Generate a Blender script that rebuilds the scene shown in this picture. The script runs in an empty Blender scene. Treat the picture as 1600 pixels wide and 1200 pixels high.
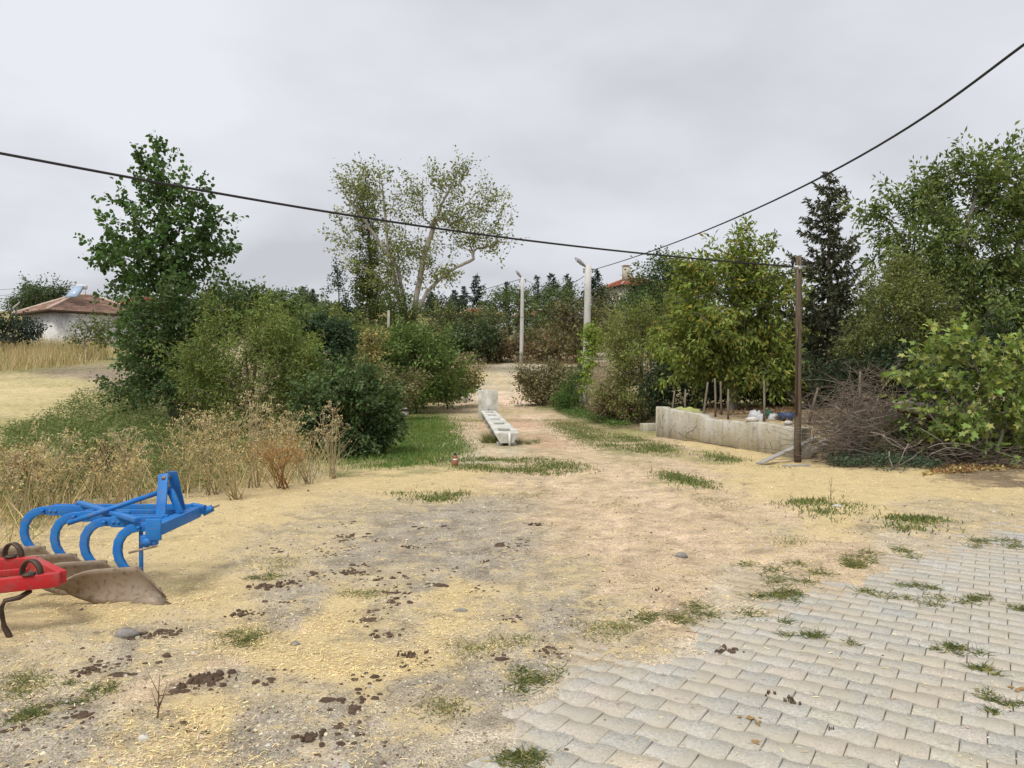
import bpy, math, random
import numpy as np
from mathutils import Vector

# ------------------------------------------------------------------ camera, sky, sun, exposure
FPX, HOR, CAMZ = 1200.0, 590.0, 1.60          # focal length in photo pixels, horizon row, eye height
scene = bpy.context.scene
col = scene.collection
cd = bpy.data.cameras.new('camera'); cam = bpy.data.objects.new('camera', cd); col.objects.link(cam)
cd.sensor_fit = 'HORIZONTAL'; cd.sensor_width = 36.0; cd.lens = 36.0 * FPX / 1600.0
cd.clip_start = 0.05; cd.clip_end = 3000.0
cam.location = (0, 0, CAMZ)
cam.rotation_euler = (math.radians(90) - math.atan((600 - HOR) / FPX), 0, 0)
scene.camera = cam
scene.render.resolution_x, scene.render.resolution_y = 1024, 768
vs = scene.view_settings
vs.view_transform = 'Standard'; vs.look = 'None'; vs.gamma = 1.0; vs.use_curve_mapping = False
vs.exposure = 1.0

SUN_EL, SUN_AZ = math.radians(58), math.radians(205)    # azimuth clockwise from +Y: high, behind the viewer's left
world = bpy.data.worlds.new('World'); scene.world = world; world.use_nodes = True
wn = world.node_tree; wn.nodes.clear()
def wnode(t, **kw):
    n = wn.nodes.new(t)
    for k, v in kw.items(): setattr(n, k, v)
    return n
w_out = wnode('ShaderNodeOutputWorld'); w_bg = wnode('ShaderNodeBackground')
w_sky = wnode('ShaderNodeTexSky', sky_type='NISHITA', sun_disc=False)
w_sky.sun_elevation = SUN_EL; w_sky.sun_rotation = SUN_AZ; w_sky.air_density = 1.0; w_sky.dust_density = 2.5
w_bg.inputs['Strength'].default_value = 0.1
w_tc = wnode('ShaderNodeTexCoord'); w_sep = wnode('ShaderNodeSeparateXYZ')
wn.links.new(w_tc.outputs['Generated'], w_sep.inputs[0])
def wmath(op, a, b=None):
    n = wnode('ShaderNodeMath', operation=op)
    for i, v in enumerate((a, b)):
        if v is None: continue
        if isinstance(v, (int, float)): n.inputs[i].default_value = v
        else: wn.links.new(v, n.inputs[i])
    return n.outputs[0]
zc = wmath('ADD', wmath('ABSOLUTE', w_sep.outputs[2]), 0.22)      # cloud deck seen at a slant
w_cmb = wnode('ShaderNodeCombineXYZ')
wn.links.new(wmath('DIVIDE', w_sep.outputs[0], zc), w_cmb.inputs[0])
wn.links.new(wmath('DIVIDE', w_sep.outputs[1], zc), w_cmb.inputs[1])
w_cmb.inputs[2].default_value = 3.3
def wnoise(scale, detail, rough, dist):
    n = wnode('ShaderNodeTexNoise'); wn.links.new(w_cmb.outputs[0], n.inputs['Vector'])
    n.inputs['Scale'].default_value = scale; n.inputs['Detail'].default_value = detail
    n.inputs['Roughness'].default_value = rough; n.inputs['Distortion'].default_value = dist
    return n
n1 = wnoise(0.62, 5, 0.5, 0.25); n2 = wnoise(1.9, 4, 0.5, 0.2)
nsum = wmath('ADD', wmath('MULTIPLY', n1.outputs['Fac'], 0.78), wmath('MULTIPLY', n2.outputs['Fac'], 0.22))
w_ramp = wnode('ShaderNodeValToRGB'); wn.links.new(nsum, w_ramp.inputs[0])
cr = w_ramp.color_ramp
cr.elements[0].position = 0.40; cr.elements[0].color = (0.295, 0.298, 0.32, 1)
cr.elements[1].position = 0.60; cr.elements[1].color = (0.415, 0.425, 0.445, 1)
e = cr.elements.new(0.50); e.color = (0.362, 0.368, 0.392, 1)
w_mul = wnode('ShaderNodeVectorMath', operation='SCALE'); wn.links.new(w_ramp.outputs[0], w_mul.inputs[0])
w_mul.inputs['Scale'].default_value = 10.0
w_mix = wnode('ShaderNodeMix', data_type='RGBA'); w_mix.inputs['Factor'].default_value = 0.97
wn.links.new(w_sky.outputs[0], w_mix.inputs['A']); wn.links.new(w_mul.outputs[0], w_mix.inputs['B'])
wn.links.new(w_mix.outputs['Result'], w_bg.inputs['Color']); wn.links.new(w_bg.outputs[0], w_out.inputs[0])

sd = bpy.data.lights.new('sun', 'SUN'); sun = bpy.data.objects.new('sun', sd); col.objects.link(sun)
sd.energy = 1.5; sd.angle = math.radians(20); sd.color = (1.0, 0.955, 0.88)
sdir = Vector((math.sin(SUN_AZ) * math.cos(SUN_EL), math.cos(SUN_AZ) * math.cos(SUN_EL), math.sin(SUN_EL)))
sun.rotation_euler = sdir.to_track_quat('Z', 'Y').to_euler()
sun.location = (-5, -8, 20)

# ------------------------------------------------------------------ helpers
RNG = np.random.default_rng(7)
A3 = lambda *v: np.array(v, float)

class MB:
    """collects verts, faces and per-vertex colours; build() links them as one mesh object"""
    def __init__(s): s.v = []; s.f = []; s.c = []; s.n = 0
    def add(s, v, f, c=None):
        v = np.asarray(v, float).reshape(-1, 3)
        for a in (f if isinstance(f, list) and len(f) and isinstance(f[0], np.ndarray) else [f]):
            if isinstance(a, np.ndarray): s.f.append(a + s.n)
            else:
                by = {}
                for q in a: by.setdefault(len(q), []).append(q)
                for k in by: s.f.append(np.array(by[k], int) + s.n)
        s.v.append(v); s.n += len(v)
        if c is None: c = np.ones((len(v), 3))
        c = np.asarray(c, float)
        if c.ndim == 1: c = np.tile(c[:3], (len(v), 1))
        s.c.append(c)
        return s
    def box(s, cx, cy, cz, sx, sy, sz, rz=0.0, c=None):
        b = np.array([[-1,-1,-1],[1,-1,-1],[1,1,-1],[-1,1,-1],[-1,-1,1],[1,-1,1],[1,1,1],[-1,1,1]], float) * (A3(sx, sy, sz) / 2)
        R = np.array([[math.cos(rz), -math.sin(rz), 0], [math.sin(rz), math.cos(rz), 0], [0, 0, 1]])
        return s.add(b @ R.T + A3(cx, cy, cz), BOXF, c)
    def bar(s, p, q, w, h, up=(0, 0, 1), c=None):
        p, q = A3(*p), A3(*q); d = q - p; L = np.linalg.norm(d); d = d / L
        u = A3(*up); sd_ = np.cross(d, u); sd_ /= np.linalg.norm(sd_); u = np.cross(sd_, d)
        vs_ = []
        for e in (p, q):
            for a, b in ((-1, -1), (1, -1), (1, 1), (-1, 1)): vs_.append(e + sd_ * a * w / 2 + u * b * h / 2)
        return s.add(vs_, [(0,1,2,3)[::-1], (4,5,6,7), (0,1,5,4), (1,2,6,5), (2,3,7,6), (3,0,4,7)], c)
    def tube(s, pts, r, sides=6, c=None, cap=True):
        pts = np.asarray(pts, float); n = len(pts)
        r = np.full(n, r, float) if np.isscalar(r) else np.asarray(r, float)
        t = np.gradient(pts, axis=0); t /= (np.linalg.norm(t, axis=1, keepdims=True) + 1e-9)
        ref = A3(0, 0, 1) if abs(t[0][2]) < 0.9 else A3(1, 0, 0)
        a = np.cross(t, ref); a /= (np.linalg.norm(a, axis=1, keepdims=True) + 1e-9)
        b = np.cross(t, a)
        th = np.arange(sides) * 2 * math.pi / sides
        ring = a[:, None, :] * np.cos(th)[None, :, None] + b[:, None, :] * np.sin(th)[None, :, None]
        v = (pts[:, None, :] + ring * r[:, None, None]).reshape(-1, 3)
        i = np.arange(n - 1)[:, None] * sides; j = np.arange(sides)[None, :]; k = (j + 1) % sides
        f = np.stack([i + j, i + k, i + sides + k, i + sides + j], -1).reshape(-1, 4)
        fl = [f]
        if cap: fl += [np.arange(sides)[::-1][None, :].copy(), (np.arange(sides) + (n - 1) * sides)[None, :]]
        return s.add(v, fl, c)
    def sweep(s, pts, w, h, side, c=None):
        """rectangular section along pts; side = constant sideways direction"""
        pts = np.asarray(pts, float); n = len(pts); sd_ = A3(*side); sd_ /= np.linalg.norm(sd_)
        t = np.gradient(pts, axis=0); t /= np.linalg.norm(t, axis=1, keepdims=True)
        u = np.cross(np.tile(sd_, (n, 1)), t); u /= np.linalg.norm(u, axis=1, keepdims=True)
        h = np.full(n, h) if np.isscalar(h) else np.asarray(h)
        ring = [pts + sd_ * a * w / 2 + u * (b * h / 2)[:, None] for a, b in ((-1, -1), (1, -1), (1, 1), (-1, 1))]
        v = np.stack(ring, 1).reshape(-1, 3); f = []
        for i in range(n - 1):
            for j in range(4): f.append((i*4+j, i*4+(j+1) % 4, i*4+4+(j+1) % 4, i*4+4+j))
        f += [(3, 2, 1, 0), (n*4-4, n*4-3, n*4-2, n*4-1)]
        return s.add(v, f, c)
    def mesh(s, name, smooth=False):
        me = bpy.data.meshes.new(name)
        v = np.concatenate(s.v); c = np.concatenate(s.c)
        me.vertices.add(len(v)); me.vertices.foreach_set('co', v.astype(np.float32).ravel())
        loops = np.concatenate([f.ravel() for f in s.f]); tot = np.concatenate([np.full(len(f), f.shape[1]) for f in s.f])
        me.loops.add(len(loops)); me.loops.foreach_set('vertex_index', loops.astype(np.int32))
        st = np.concatenate([[0], np.cumsum(tot)[:-1]])
        me.polygons.add(len(tot)); me.polygons.foreach_set('loop_start', st.astype(np.int32))
        try: me.polygons.foreach_set('loop_total', tot.astype(np.int32))
        except Exception: pass
        if smooth: me.polygons.foreach_set('use_smooth', np.ones(len(tot), bool))
        at = me.color_attributes.new('Col', 'FLOAT_COLOR', 'POINT')
        at.data.foreach_set('color', np.concatenate([c, np.ones((len(c), 1))], 1).astype(np.float32).ravel())
        me.update(calc_edges=True); me.validate()
        return me
    def build(s, name, mat, parent=None, loc=None, smooth=False, bevel=0.0, relative=True):
        """verts are in world coordinates when a parent sits somewhere else: shift them into its frame"""
        off = A3(0, 0, 0)
        if parent is not None and relative: off = A3(*parent.location)
        if loc is not None: off = A3(*loc)
        s.v = [a - off for a in s.v]
        o = bpy.data.objects.new(name, s.mesh(name, smooth)); col.objects.link(o)
        o.data.materials.append(mat)
        if parent is not None: o.parent = parent
        elif loc is not None: o.location = loc
        if bevel:
            m = o.modifiers.new('bevel', 'BEVEL'); m.width = bevel; m.segments = 2; m.limit_method = 'ANGLE'
        return o
BOXF = [(0,3,2,1), (4,5,6,7), (0,1,5,4), (1,2,6,5), (2,3,7,6), (3,0,4,7)]

def tag(o, label=None, cat=None, group=None, kind=None):
    if label: o['label'] = label
    if cat: o['category'] = cat
    if group: o['group'] = group
    if kind: o['kind'] = kind
    return o
def thing(name, label, cat, loc, group=None):
    o = bpy.data.objects.new(name, None); col.objects.link(o); o.location = loc; o.empty_display_size = 0.2
    return tag(o, label, cat, group)
def copy_tree(o, parent=None):
    c = o.copy(); col.objects.link(c); c.parent = parent
    for ch in list(o.children): copy_tree(ch, c)
    return c

# value noise
_LAT = RNG.random((256, 256))
def vnoise(x, y, s=1.0, o=0):
    x = np.asarray(x, float) * s + 17.3 * o + 100; y = np.asarray(y, float) * s + 9.1 * o + 100
    xi = np.floor(x).astype(int); yi = np.floor(y).astype(int); fx = x - xi; fy = y - yi
    fx = fx * fx * (3 - 2 * fx); fy = fy * fy * (3 - 2 * fy)
    g = lambda a, b: _LAT[a & 255, b & 255]
    return (g(xi, yi) * (1 - fx) + g(xi + 1, yi) * fx) * (1 - fy) + (g(xi, yi + 1) * (1 - fx) + g(xi + 1, yi + 1) * fx) * fy
def fbm(x, y, s=1.0, oct_=4, o=0):
    t = 0; a = 0.5; n = 0
    for k in range(oct_): t = t + a * vnoise(x, y, s, o + k); n += a; a *= 0.5; s *= 2.07
    return t / n
def ss(a, b, t):
    t = np.clip((np.asarray(t, float) - a) / (b - a), 0, 1); return t * t * (3 - 2 * t)

# ------------------------------------------------------------------ lie of the land
WALL_A, WALL_B = A3(3.92, 20.9), A3(5.66, 15.3)
BANK = np.array([(5.2, 46), (4.9, 36), (4.3, 27), (4.0, 22.2), WALL_A, WALL_B, (7.6, 13.9), (12, 12.6), (40, 9)], float)
def bank_dist(x, y):
    """signed distance to the foot of the garden bank, positive on the garden side"""
    x = np.asarray(x, float); y = np.asarray(y, float); best = np.full(np.broadcast(x, y).shape, 1e9); sg = np.ones_like(best); wl = np.zeros_like(best)
    for i in range(len(BANK) - 1):
        p, q = BANK[i], BANK[i + 1]; d = q - p; L2 = d @ d
        t = np.clip(((x - p[0]) * d[0] + (y - p[1]) * d[1]) / L2, 0, 1)
        dist = np.hypot(x - p[0] - t * d[0], y - p[1] - t * d[1])
        side = d[0] * (y - p[1]) - d[1] * (x - p[0])
        m = dist < best
        best = np.where(m, dist, best); sg = np.where(m, np.sign(side), sg); wl = np.where(m, 1.0 if i == 4 else 0.0, wl)
    return best * sg, wl
def rise(t, k=6.0): t = np.maximum(t, 0); return t * t / (t + k)
def terr(x, y):
    x = np.asarray(x, float); y = np.asarray(y, float)
    z = 0.096 * rise(y - 32)
    L = ss(-5.0, -12.0, x)
    z = z * (1 - L) + 0.114 * rise(y - 19) * L
    z = z - 0.30 * np.exp(-((x + 6.2) / 1.7) ** 2) * ss(9.5, 13, y) * (1 - ss(28, 34, y))
    bd, wl = bank_dist(x, y)
    w = np.where(wl > 0.5, 0.10, 1.1)
    z = z + 0.60 * ss(0.16, 0.16 + w, bd) + 0.02 * np.clip(bd - 1, 0, 40)
    far = ss(150, 260, y); z = z * (1 - far) + (13 + 0.012 * (y - 150)) * far
    return z
def P(px, py, d):                     # the point at distance d that the photograph shows at (px, py)
    return A3((px - 800) / FPX * d, d, CAMZ + (HOR - py) / FPX * d)
def G(px, py):                        # the point of the ground there
    d = np.concatenate([np.arange(1.5, 40, 0.02), np.arange(40, 250, 0.2)])
    zr = CAMZ + (HOR - py) / FPX * d
    hit = np.nonzero(terr((px - 800) / FPX * d, d) >= zr)[0]
    dd = d[hit[0]] if len(hit) else 250.0
    return A3((px - 800) / FPX * dd, dd, float(terr((px - 800) / FPX * dd, dd)))
def on(x, y, dz=0.0): return A3(x, y, float(terr(x, y)) + dz)

# ------------------------------------------------------------------ materials
def new_mat(name):
    m = bpy.data.materials.new(name); m.use_nodes = True; nt = m.node_tree
    b = nt.nodes['Principled BSDF']; b.inputs['Specular IOR Level'].default_value = 0.25
    return m, nt, b
class NT:
    def __init__(s, nt): s.nt = nt
    def n(s, t, **kw):
        n = s.nt.nodes.new(t)
        for k, v in kw.items(): setattr(n, k, v)
        return n
    def l(s, a, b): s.nt.links.new(a, b)
    def coord(s, which='Object'): return s.n('ShaderNodeTexCoord').outputs[which]
    def noise(s, scale, detail=4, rough=0.55, vec=None, dist=0.0):
        n = s.n('ShaderNodeTexNoise'); n.inputs['Scale'].default_value = scale; n.inputs['Detail'].default_value = detail
        n.inputs['Roughness'].default_value = rough; n.inputs['Distortion'].default_value = dist
        s.l(vec if vec is not None else s.coord(), n.inputs['Vector']); return n.outputs['Fac']
    def ramp(s, fac, stops):
        r = s.n('ShaderNodeValToRGB'); s.l(fac, r.inputs[0]); e = r.color_ramp.elements
        while len(e) < len(stops): e.new(0.5)
        for k, (p, c) in enumerate(stops):
            e[k].position = p; e[k].color = (c, c, c, 1) if isinstance(c, (int, float)) else (*c, 1)
        return r.outputs[0]
    def mix(s, f, a, b, mode='MIX'):
        m = s.n('ShaderNodeMix', data_type='RGBA', blend_type=mode)
        for inp, v in (('Factor', f), ('A', a), ('B', b)):
            sock = m.inputs[inp]
            if isinstance(v, (int, float)): sock.default_value = v if inp == 'Factor' else (v, v, v, 1)
            elif isinstance(v, tuple): sock.default_value = (*v, 1)
            else: s.l(v, sock)
        return m.outputs['Result']
    def math(s, op, a, b=0.0):
        m = s.n('ShaderNodeMath', operation=op)
        for i, v in enumerate((a, b)):
            if isinstance(v, (int, float)): m.inputs[i].default_value = v
            else: s.l(v, m.inputs[i])
        return m.outputs[0]
    def bump(s, h, bsdf, strength=0.4, dist=0.01):
        b = s.n('ShaderNodeBump'); b.inputs['Strength'].default_value = strength; b.inputs['Distance'].default_value = dist
        s.l(h, b.inputs['Height']); s.l(b.outputs[0], bsdf.inputs['Normal'])
    def scaled(s, sx, sy, sz, vec=None):
        m = s.n('ShaderNodeMapping'); s.l(vec if vec is not None else s.coord(), m.inputs['Vector']); m.inputs['Scale'].default_value = (sx, sy, sz)
        return m.outputs[0]

def leaf_mat(name, gloss=0.45, trans=0.30):
    m, nt, b = new_mat(name); h = NT(nt); b.inputs['Specular IOR Level'].default_value = .14
    at = h.n('ShaderNodeAttribute', attribute_name='Col')
    h.l(at.outputs['Color'], b.inputs['Base Color']); b.inputs['Roughness'].default_value = gloss
    tr = h.n('ShaderNodeBsdfTranslucent'); h.l(h.mix(1.0, at.outputs['Color'], (1.15, 1.25, 0.6), 'MULTIPLY'), tr.inputs['Color'])
    mx = h.n('ShaderNodeMixShader'); mx.inputs[0].default_value = trans
    h.l(b.outputs[0], mx.inputs[1]); h.l(tr.outputs[0], mx.inputs[2]); h.l(mx.outputs[0], nt.nodes['Material Output'].inputs['Surface'])
    return m
def plain_mat(name, c1, c2=None, scale=8.0, rough=0.8, bump=0.3, bdist=0.01, stretch=None, metal=0.0, fine=None, attr=False):
    """two-tone noise colour with matching relief"""
    m, nt, b = new_mat(name); h = NT(nt)
    vec = h.scaled(*stretch) if stretch else None
    f = h.noise(scale, 6, 0.62, vec)
    colr = h.mix(h.ramp(f, [(0.34, 0.0), (0.68, 1.0)]), c1, c2 or tuple(x * 0.6 for x in c1))
    if fine:
        g = h.noise(fine, 3, 0.6); colr = h.mix(1.0, colr, h.ramp(g, [(0.3, 0.72), (0.7, 1.25)]), 'MULTIPLY')
        f = h.math('ADD', f, h.math('MULTIPLY', g, 0.5))
    if attr:
        at = h.n('ShaderNodeAttribute', attribute_name='Col'); colr = h.mix(1.0, colr, at.outputs['Color'], 'MULTIPLY')
    h.l(colr, b.inputs['Base Color']); b.inputs['Roughness'].default_value = rough; b.inputs['Metallic'].default_value = metal
    if bump: h.bump(f, b, bump, bdist)
    return m
def attr_mat(name, rough=0.85, noise=0.0, scale=20):
    m, nt, b = new_mat(name); h = NT(nt); at = h.n('ShaderNodeAttribute', attribute_name='Col'); c = at.outputs['Color']
    if noise: c = h.mix(1.0, c, h.ramp(h.noise(scale, 4), [(0.3, 1 - noise), (0.7, 1 + noise)]), 'MULTIPLY')
    h.l(c, b.inputs['Base Color']); b.inputs['Roughness'].default_value = rough
    return m
M = {}
M['leaf'] = leaf_mat('leaf', 0.5, 0.32)
M['leaf_dull'] = leaf_mat('leaf_dull', 0.65, 0.25)
M['needle'] = leaf_mat('needle', 0.6, 0.08)
M['dry'] = leaf_mat('dry_stalk', 0.8, 0.22)
M['bark'] = plain_mat('bark', (0.20, 0.165, 0.125), (0.085, 0.068, 0.05), 9, 0.9, 0.8, 0.02, (1, 1, 0.22))
M['bark_pale'] = plain_mat('bark_pale', (0.40, 0.37, 0.31), (0.19, 0.17, 0.14), 6, 0.9, 0.7, 0.02, (1, 1, 0.3))
M['bark_grey'] = plain_mat('bark_grey', (0.27, 0.25, 0.215), (0.13, 0.115, 0.095), 9, 0.9, 0.7, 0.015, (1, 1, 0.3))
M['twig'] = attr_mat('dead_twig', 0.9, 0.25, 30)

# ------------------------------------------------------------------ ground
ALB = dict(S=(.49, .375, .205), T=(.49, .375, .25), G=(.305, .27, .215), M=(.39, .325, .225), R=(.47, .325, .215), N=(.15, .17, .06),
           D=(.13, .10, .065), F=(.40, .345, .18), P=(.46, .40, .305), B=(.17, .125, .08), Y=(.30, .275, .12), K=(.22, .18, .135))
CTRL = [ # where each kind of ground lies: photo column, row, kind
 (640,930,'G'),(740,905,'G'),(450,940,'G'),(880,965,'G'),(350,1050,'G'),(600,960,'M'),(760,980,'M'),(170,1030,'G'),(280,1000,'M'),(30,960,'S'),(150,980,'S'),(60,1060,'M'),(230,1010,'M'),(330,860,'S'),(300,930,'S'),(420,800,'S'),(400,880,'M'),(520,760,'S'),(620,745,'S'),
 (560,800,'M'),(700,745,'S'),(800,745,'T'),(480,840,'M'),(560,850,'G'),(650,830,'G'),(740,810,'G'),(800,850,'G'),(700,880,'G'),(860,860,'T'),
 (600,920,'M'),(520,960,'S'),(440,1000,'S'),(700,950,'S'),(800,930,'M'),(880,900,'M'),(650,990,'M'),(560,1030,'S'),(380,1080,'M'),(300,1120,'S'),
 (200,1160,'M'),(100,1130,'G'),(40,1180,'G'),(420,1150,'G'),(540,1110,'G'),(620,1180,'G'),(480,1070,'M'),(700,1060,'G'),(780,1030,'G'),(680,1010,'S'),
 (700,1110,'M'),(800,1100,'G'),(860,1050,'G'),(900,1000,'M'),(960,960,'M'),(900,1090,'P'),(780,1150,'P'),(330,1020,'T'),(250,1080,'T'),(130,1050,'M'),
 (960,900,'T'),(1040,850,'T'),(1000,780,'T'),(920,800,'T'),(1100,900,'T'),(1050,960,'T'),(1160,860,'T'),(1250,860,'T'),(1100,800,'T'),(980,740,'T'),
 (930,700,'T'),(1060,730,'T'),(1150,740,'S'),(1250,770,'S'),(1350,780,'S'),(1450,770,'S'),(1560,770,'S'),(1200,800,'T'),(1320,830,'S'),(1440,830,'M'),
 (1560,800,'M'),(1300,740,'S'),(1420,745,'S'),(1540,745,'B'),(1240,730,'S'),(1350,880,'T'),(1180,960,'P'),(1060,1010,'P'),(1450,880,'P'),
 (870,690,'R'),(850,670,'T'),(820,660,'R'),(840,720,'T'),(770,715,'P'),(720,690,'P'),(700,660,'T'),(690,635,'T'),(740,640,'T'),(800,640,'T'),
 (780,610,'P'),(790,590,'P'),(800,578,'P'),(770,622,'P'),(800,602,'P'),(812,586,'P'),(765,632,'T'),(800,625,'T'),(840,576,'P'),(752,588,'F'),(850,650,'T'),(900,665,'R'),(960,690,'T'),(900,730,'T'),
 (640,690,'N'),(600,700,'N'),(680,700,'N'),(650,660,'N'),(620,720,'N'),(560,725,'N'),(690,720,'Y'),(740,725,'Y'),(800,725,'Y'),(850,728,'Y'),(900,735,'T'),
 (640,640,'N'),(660,645,'Y'),(900,650,'N'),(950,660,'N'),(870,640,'N'),(930,688,'N'),(900,668,'N'),(1000,680,'Y'),(1020,705,'N'),(1080,705,'T'),
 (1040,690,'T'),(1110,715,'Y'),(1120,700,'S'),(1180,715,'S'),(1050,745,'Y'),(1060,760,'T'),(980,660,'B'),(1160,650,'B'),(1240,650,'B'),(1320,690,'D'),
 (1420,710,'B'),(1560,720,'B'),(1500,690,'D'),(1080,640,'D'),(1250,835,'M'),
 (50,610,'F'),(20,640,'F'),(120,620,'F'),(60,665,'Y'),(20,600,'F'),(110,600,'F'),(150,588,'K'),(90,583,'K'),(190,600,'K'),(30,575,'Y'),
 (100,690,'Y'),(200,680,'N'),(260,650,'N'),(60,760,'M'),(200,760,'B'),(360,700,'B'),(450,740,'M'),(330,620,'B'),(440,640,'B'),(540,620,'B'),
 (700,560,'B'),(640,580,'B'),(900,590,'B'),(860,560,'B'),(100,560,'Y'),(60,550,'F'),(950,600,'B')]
cw = np.array([G(a, b)[:2] for a, b, _ in CTRL]); ckind = np.array([ord(k) for *_, k in CTRL]); ccol = np.array([ALB[k] for *_, k in CTRL])
cu, cv = cw[:, 0] / cw[:, 1], np.log(cw[:, 1])
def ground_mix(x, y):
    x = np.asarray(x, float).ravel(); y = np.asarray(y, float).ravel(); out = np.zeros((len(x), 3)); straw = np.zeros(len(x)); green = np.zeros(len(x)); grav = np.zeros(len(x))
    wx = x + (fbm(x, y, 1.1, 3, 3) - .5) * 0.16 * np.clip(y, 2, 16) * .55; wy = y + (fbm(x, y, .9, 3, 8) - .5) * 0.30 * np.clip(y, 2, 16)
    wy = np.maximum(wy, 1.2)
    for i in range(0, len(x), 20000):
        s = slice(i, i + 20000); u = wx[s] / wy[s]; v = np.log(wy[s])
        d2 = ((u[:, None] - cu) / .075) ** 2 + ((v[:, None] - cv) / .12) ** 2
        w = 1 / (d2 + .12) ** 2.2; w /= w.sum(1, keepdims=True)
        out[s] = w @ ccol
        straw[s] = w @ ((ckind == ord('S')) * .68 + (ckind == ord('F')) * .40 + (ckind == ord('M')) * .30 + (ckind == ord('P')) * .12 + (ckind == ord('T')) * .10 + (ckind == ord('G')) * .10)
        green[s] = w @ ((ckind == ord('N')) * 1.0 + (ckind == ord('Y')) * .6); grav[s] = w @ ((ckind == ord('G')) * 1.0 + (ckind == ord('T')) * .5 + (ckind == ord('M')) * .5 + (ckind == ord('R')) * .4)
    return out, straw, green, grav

# the paved corner: its ragged edge, beyond which earth lies over the blocks
EDGE = np.array([G(a, b)[:2] for a, b in ((-20,1330),(350,1198),(520,1150),(715,1065),(885,1005),(1050,962),(1185,910),(1320,868),(1435,840),(1560,813),(1770,766))])
EDGE = np.vstack([EDGE, [(14, 13.0), (14, 1.0), (-1.4, 1.0)]])
def inside(poly, x, y):
    x = np.asarray(x, float); y = np.asarray(y, float); r = np.zeros(np.broadcast(x, y).shape, bool); n = len(poly)
    for i in range(n):
        (x1, y1), (x2, y2) = poly[i], poly[(i + 1) % n]
        if y1 == y2: continue
        c = ((y1 > y) != (y2 > y)) & (x < (x2 - x1) * (y - y1) / (y2 - y1) + x1); r ^= c
    return r
def edge_dist(x, y):
    best = np.full(np.shape(x), 1e9)
    for i in range(len(EDGE) - 4):
        p, q = EDGE[i], EDGE[i + 1]; d = q - p; t = np.clip(((x - p[0]) * d[0] + (y - p[1]) * d[1]) / (d @ d), 0, 1)
        best = np.minimum(best, np.hypot(x - p[0] - t * d[0], y - p[1] - t * d[1]))
    return np.where(inside(EDGE, x, y), best, -best)
def paved_drop(x, y):
    e = edge_dist(x, y) + (fbm(x, y, 1.6, 3, 21) - .5) * 0.9
    return e
def grid_axis(parts):
    out = []
    for a, b, s0, s1 in parts:
        t = a
        while t < b - 1e-6:
            out.append(t); t += s0 + (s1 - s0) * (t - a) / (b - a)
    out.append(parts[-1][1]); return np.array(out)
right = grid_axis([(0, 7.2, .06, .06), (7.2, 16, .08, .5), (16, 320, .6, 22)]); left = grid_axis([(0, 5.0, .06, .06), (5.0, 18, .07, .4), (18, 320, .5, 22)])
gx = np.concatenate([-left[::-1], right[1:]])
gy = np.concatenate([[-40, -20, -10, -5, -2.5, -1, 0, .6, 1.1, 1.5], grid_axis([(1.8, 10, .05, .06), (10, 21.5, .06, .10), (21.5, 36, .12, .35), (36, 110, .4, 2.0), (110, 420, 2.5, 22)])])
X, Y = np.meshgrid(gx, gy); sh = X.shape
Z = terr(X, np.maximum(Y, 1)); near = 1 - ss(15, 40, Y)
Z = Z + (fbm(X, Y, .8, 3, 1) - .5) * .05 * (1 - .5 * near) + (fbm(X, Y, 3.5, 3, 5) - .5) * .035 * near + (1 - near) * (fbm(X, Y, .25, 3, 9) - .5) * .3
PD = paved_drop(X, Y); Zs = ss(0, 1.6, PD); Z = Z * (1 - Zs) + (-.03) * Zs + .012 * (1 - Zs) * (Y < 14)
RUTS = [np.array([G(a, b_)[:2] for a, b_ in p_]) for p_ in (((806,584),(800,605),(812,630),(850,660),(905,700),(970,745),(1040,800),(1110,870)), ((790,590),(785,612),(800,640),(880,664),(985,700),(1075,735),(1180,785),(1300,840)), ((700,650),(735,690),(780,715),(860,745),(930,800),(960,880)), ((690,640),(740,625),(775,605),(785,585)))]
def rut(x, y):
    best = np.full(np.shape(x), 1e9)
    for rp in RUTS:
        for p, q in zip(rp[:-1], rp[1:]):
            d = q - p; t = np.clip(((x - p[0]) * d[0] + (y - p[1]) * d[1]) / (d @ d), 0, 1); best = np.minimum(best, np.hypot(x - p[0] - t * d[0], y - p[1] - t * d[1]))
    return np.exp(-((best + (fbm(x, y, 1.4, 3, 77) - .5) * .5) / .26) ** 2) * (.45 + .9 * fbm(x, y, .7, 3, 78))
RT = np.clip(rut(X, Y), 0, 1); Z = Z - .035 * RT
def gz(xy):                            # height of the surface one would stand on near the yard
    x, y = xy[:, 0], xy[:, 1]; z = terr(x, y) + (fbm(x, y, .8, 3, 1) - .5) * .03 + (fbm(x, y, 3.5, 3, 5) - .5) * .035; pd_ = paved_drop(x, y); s_ = ss(0, 1.6, pd_)
    return np.maximum(z * (1 - s_) + (-.03) * s_ + .012 * (1 - s_) - .035 * np.clip(rut(x, y), 0, 1), np.where(pd_ > .02, .006, -9))
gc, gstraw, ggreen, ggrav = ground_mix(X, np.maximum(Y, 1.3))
outside = (np.abs(X.ravel() / np.maximum(Y.ravel(), 1)) > 0.9) | (Y.ravel() > 75)
wild = np.stack([.16 + .16 * fbm(X, Y, .08, 4, 30).ravel(), .15 + .11 * fbm(X, Y, .08, 4, 30).ravel(), np.full(X.size, .075)], 1)
fb = ss(70, 95, Y).ravel()[:, None]; gc = gc * (1 - fb) + wild * fb
gc = gc * (1 - .75 * RT.ravel()[:, None]) + A3(.56, .43, .30) * .75 * RT.ravel()[:, None]
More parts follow.
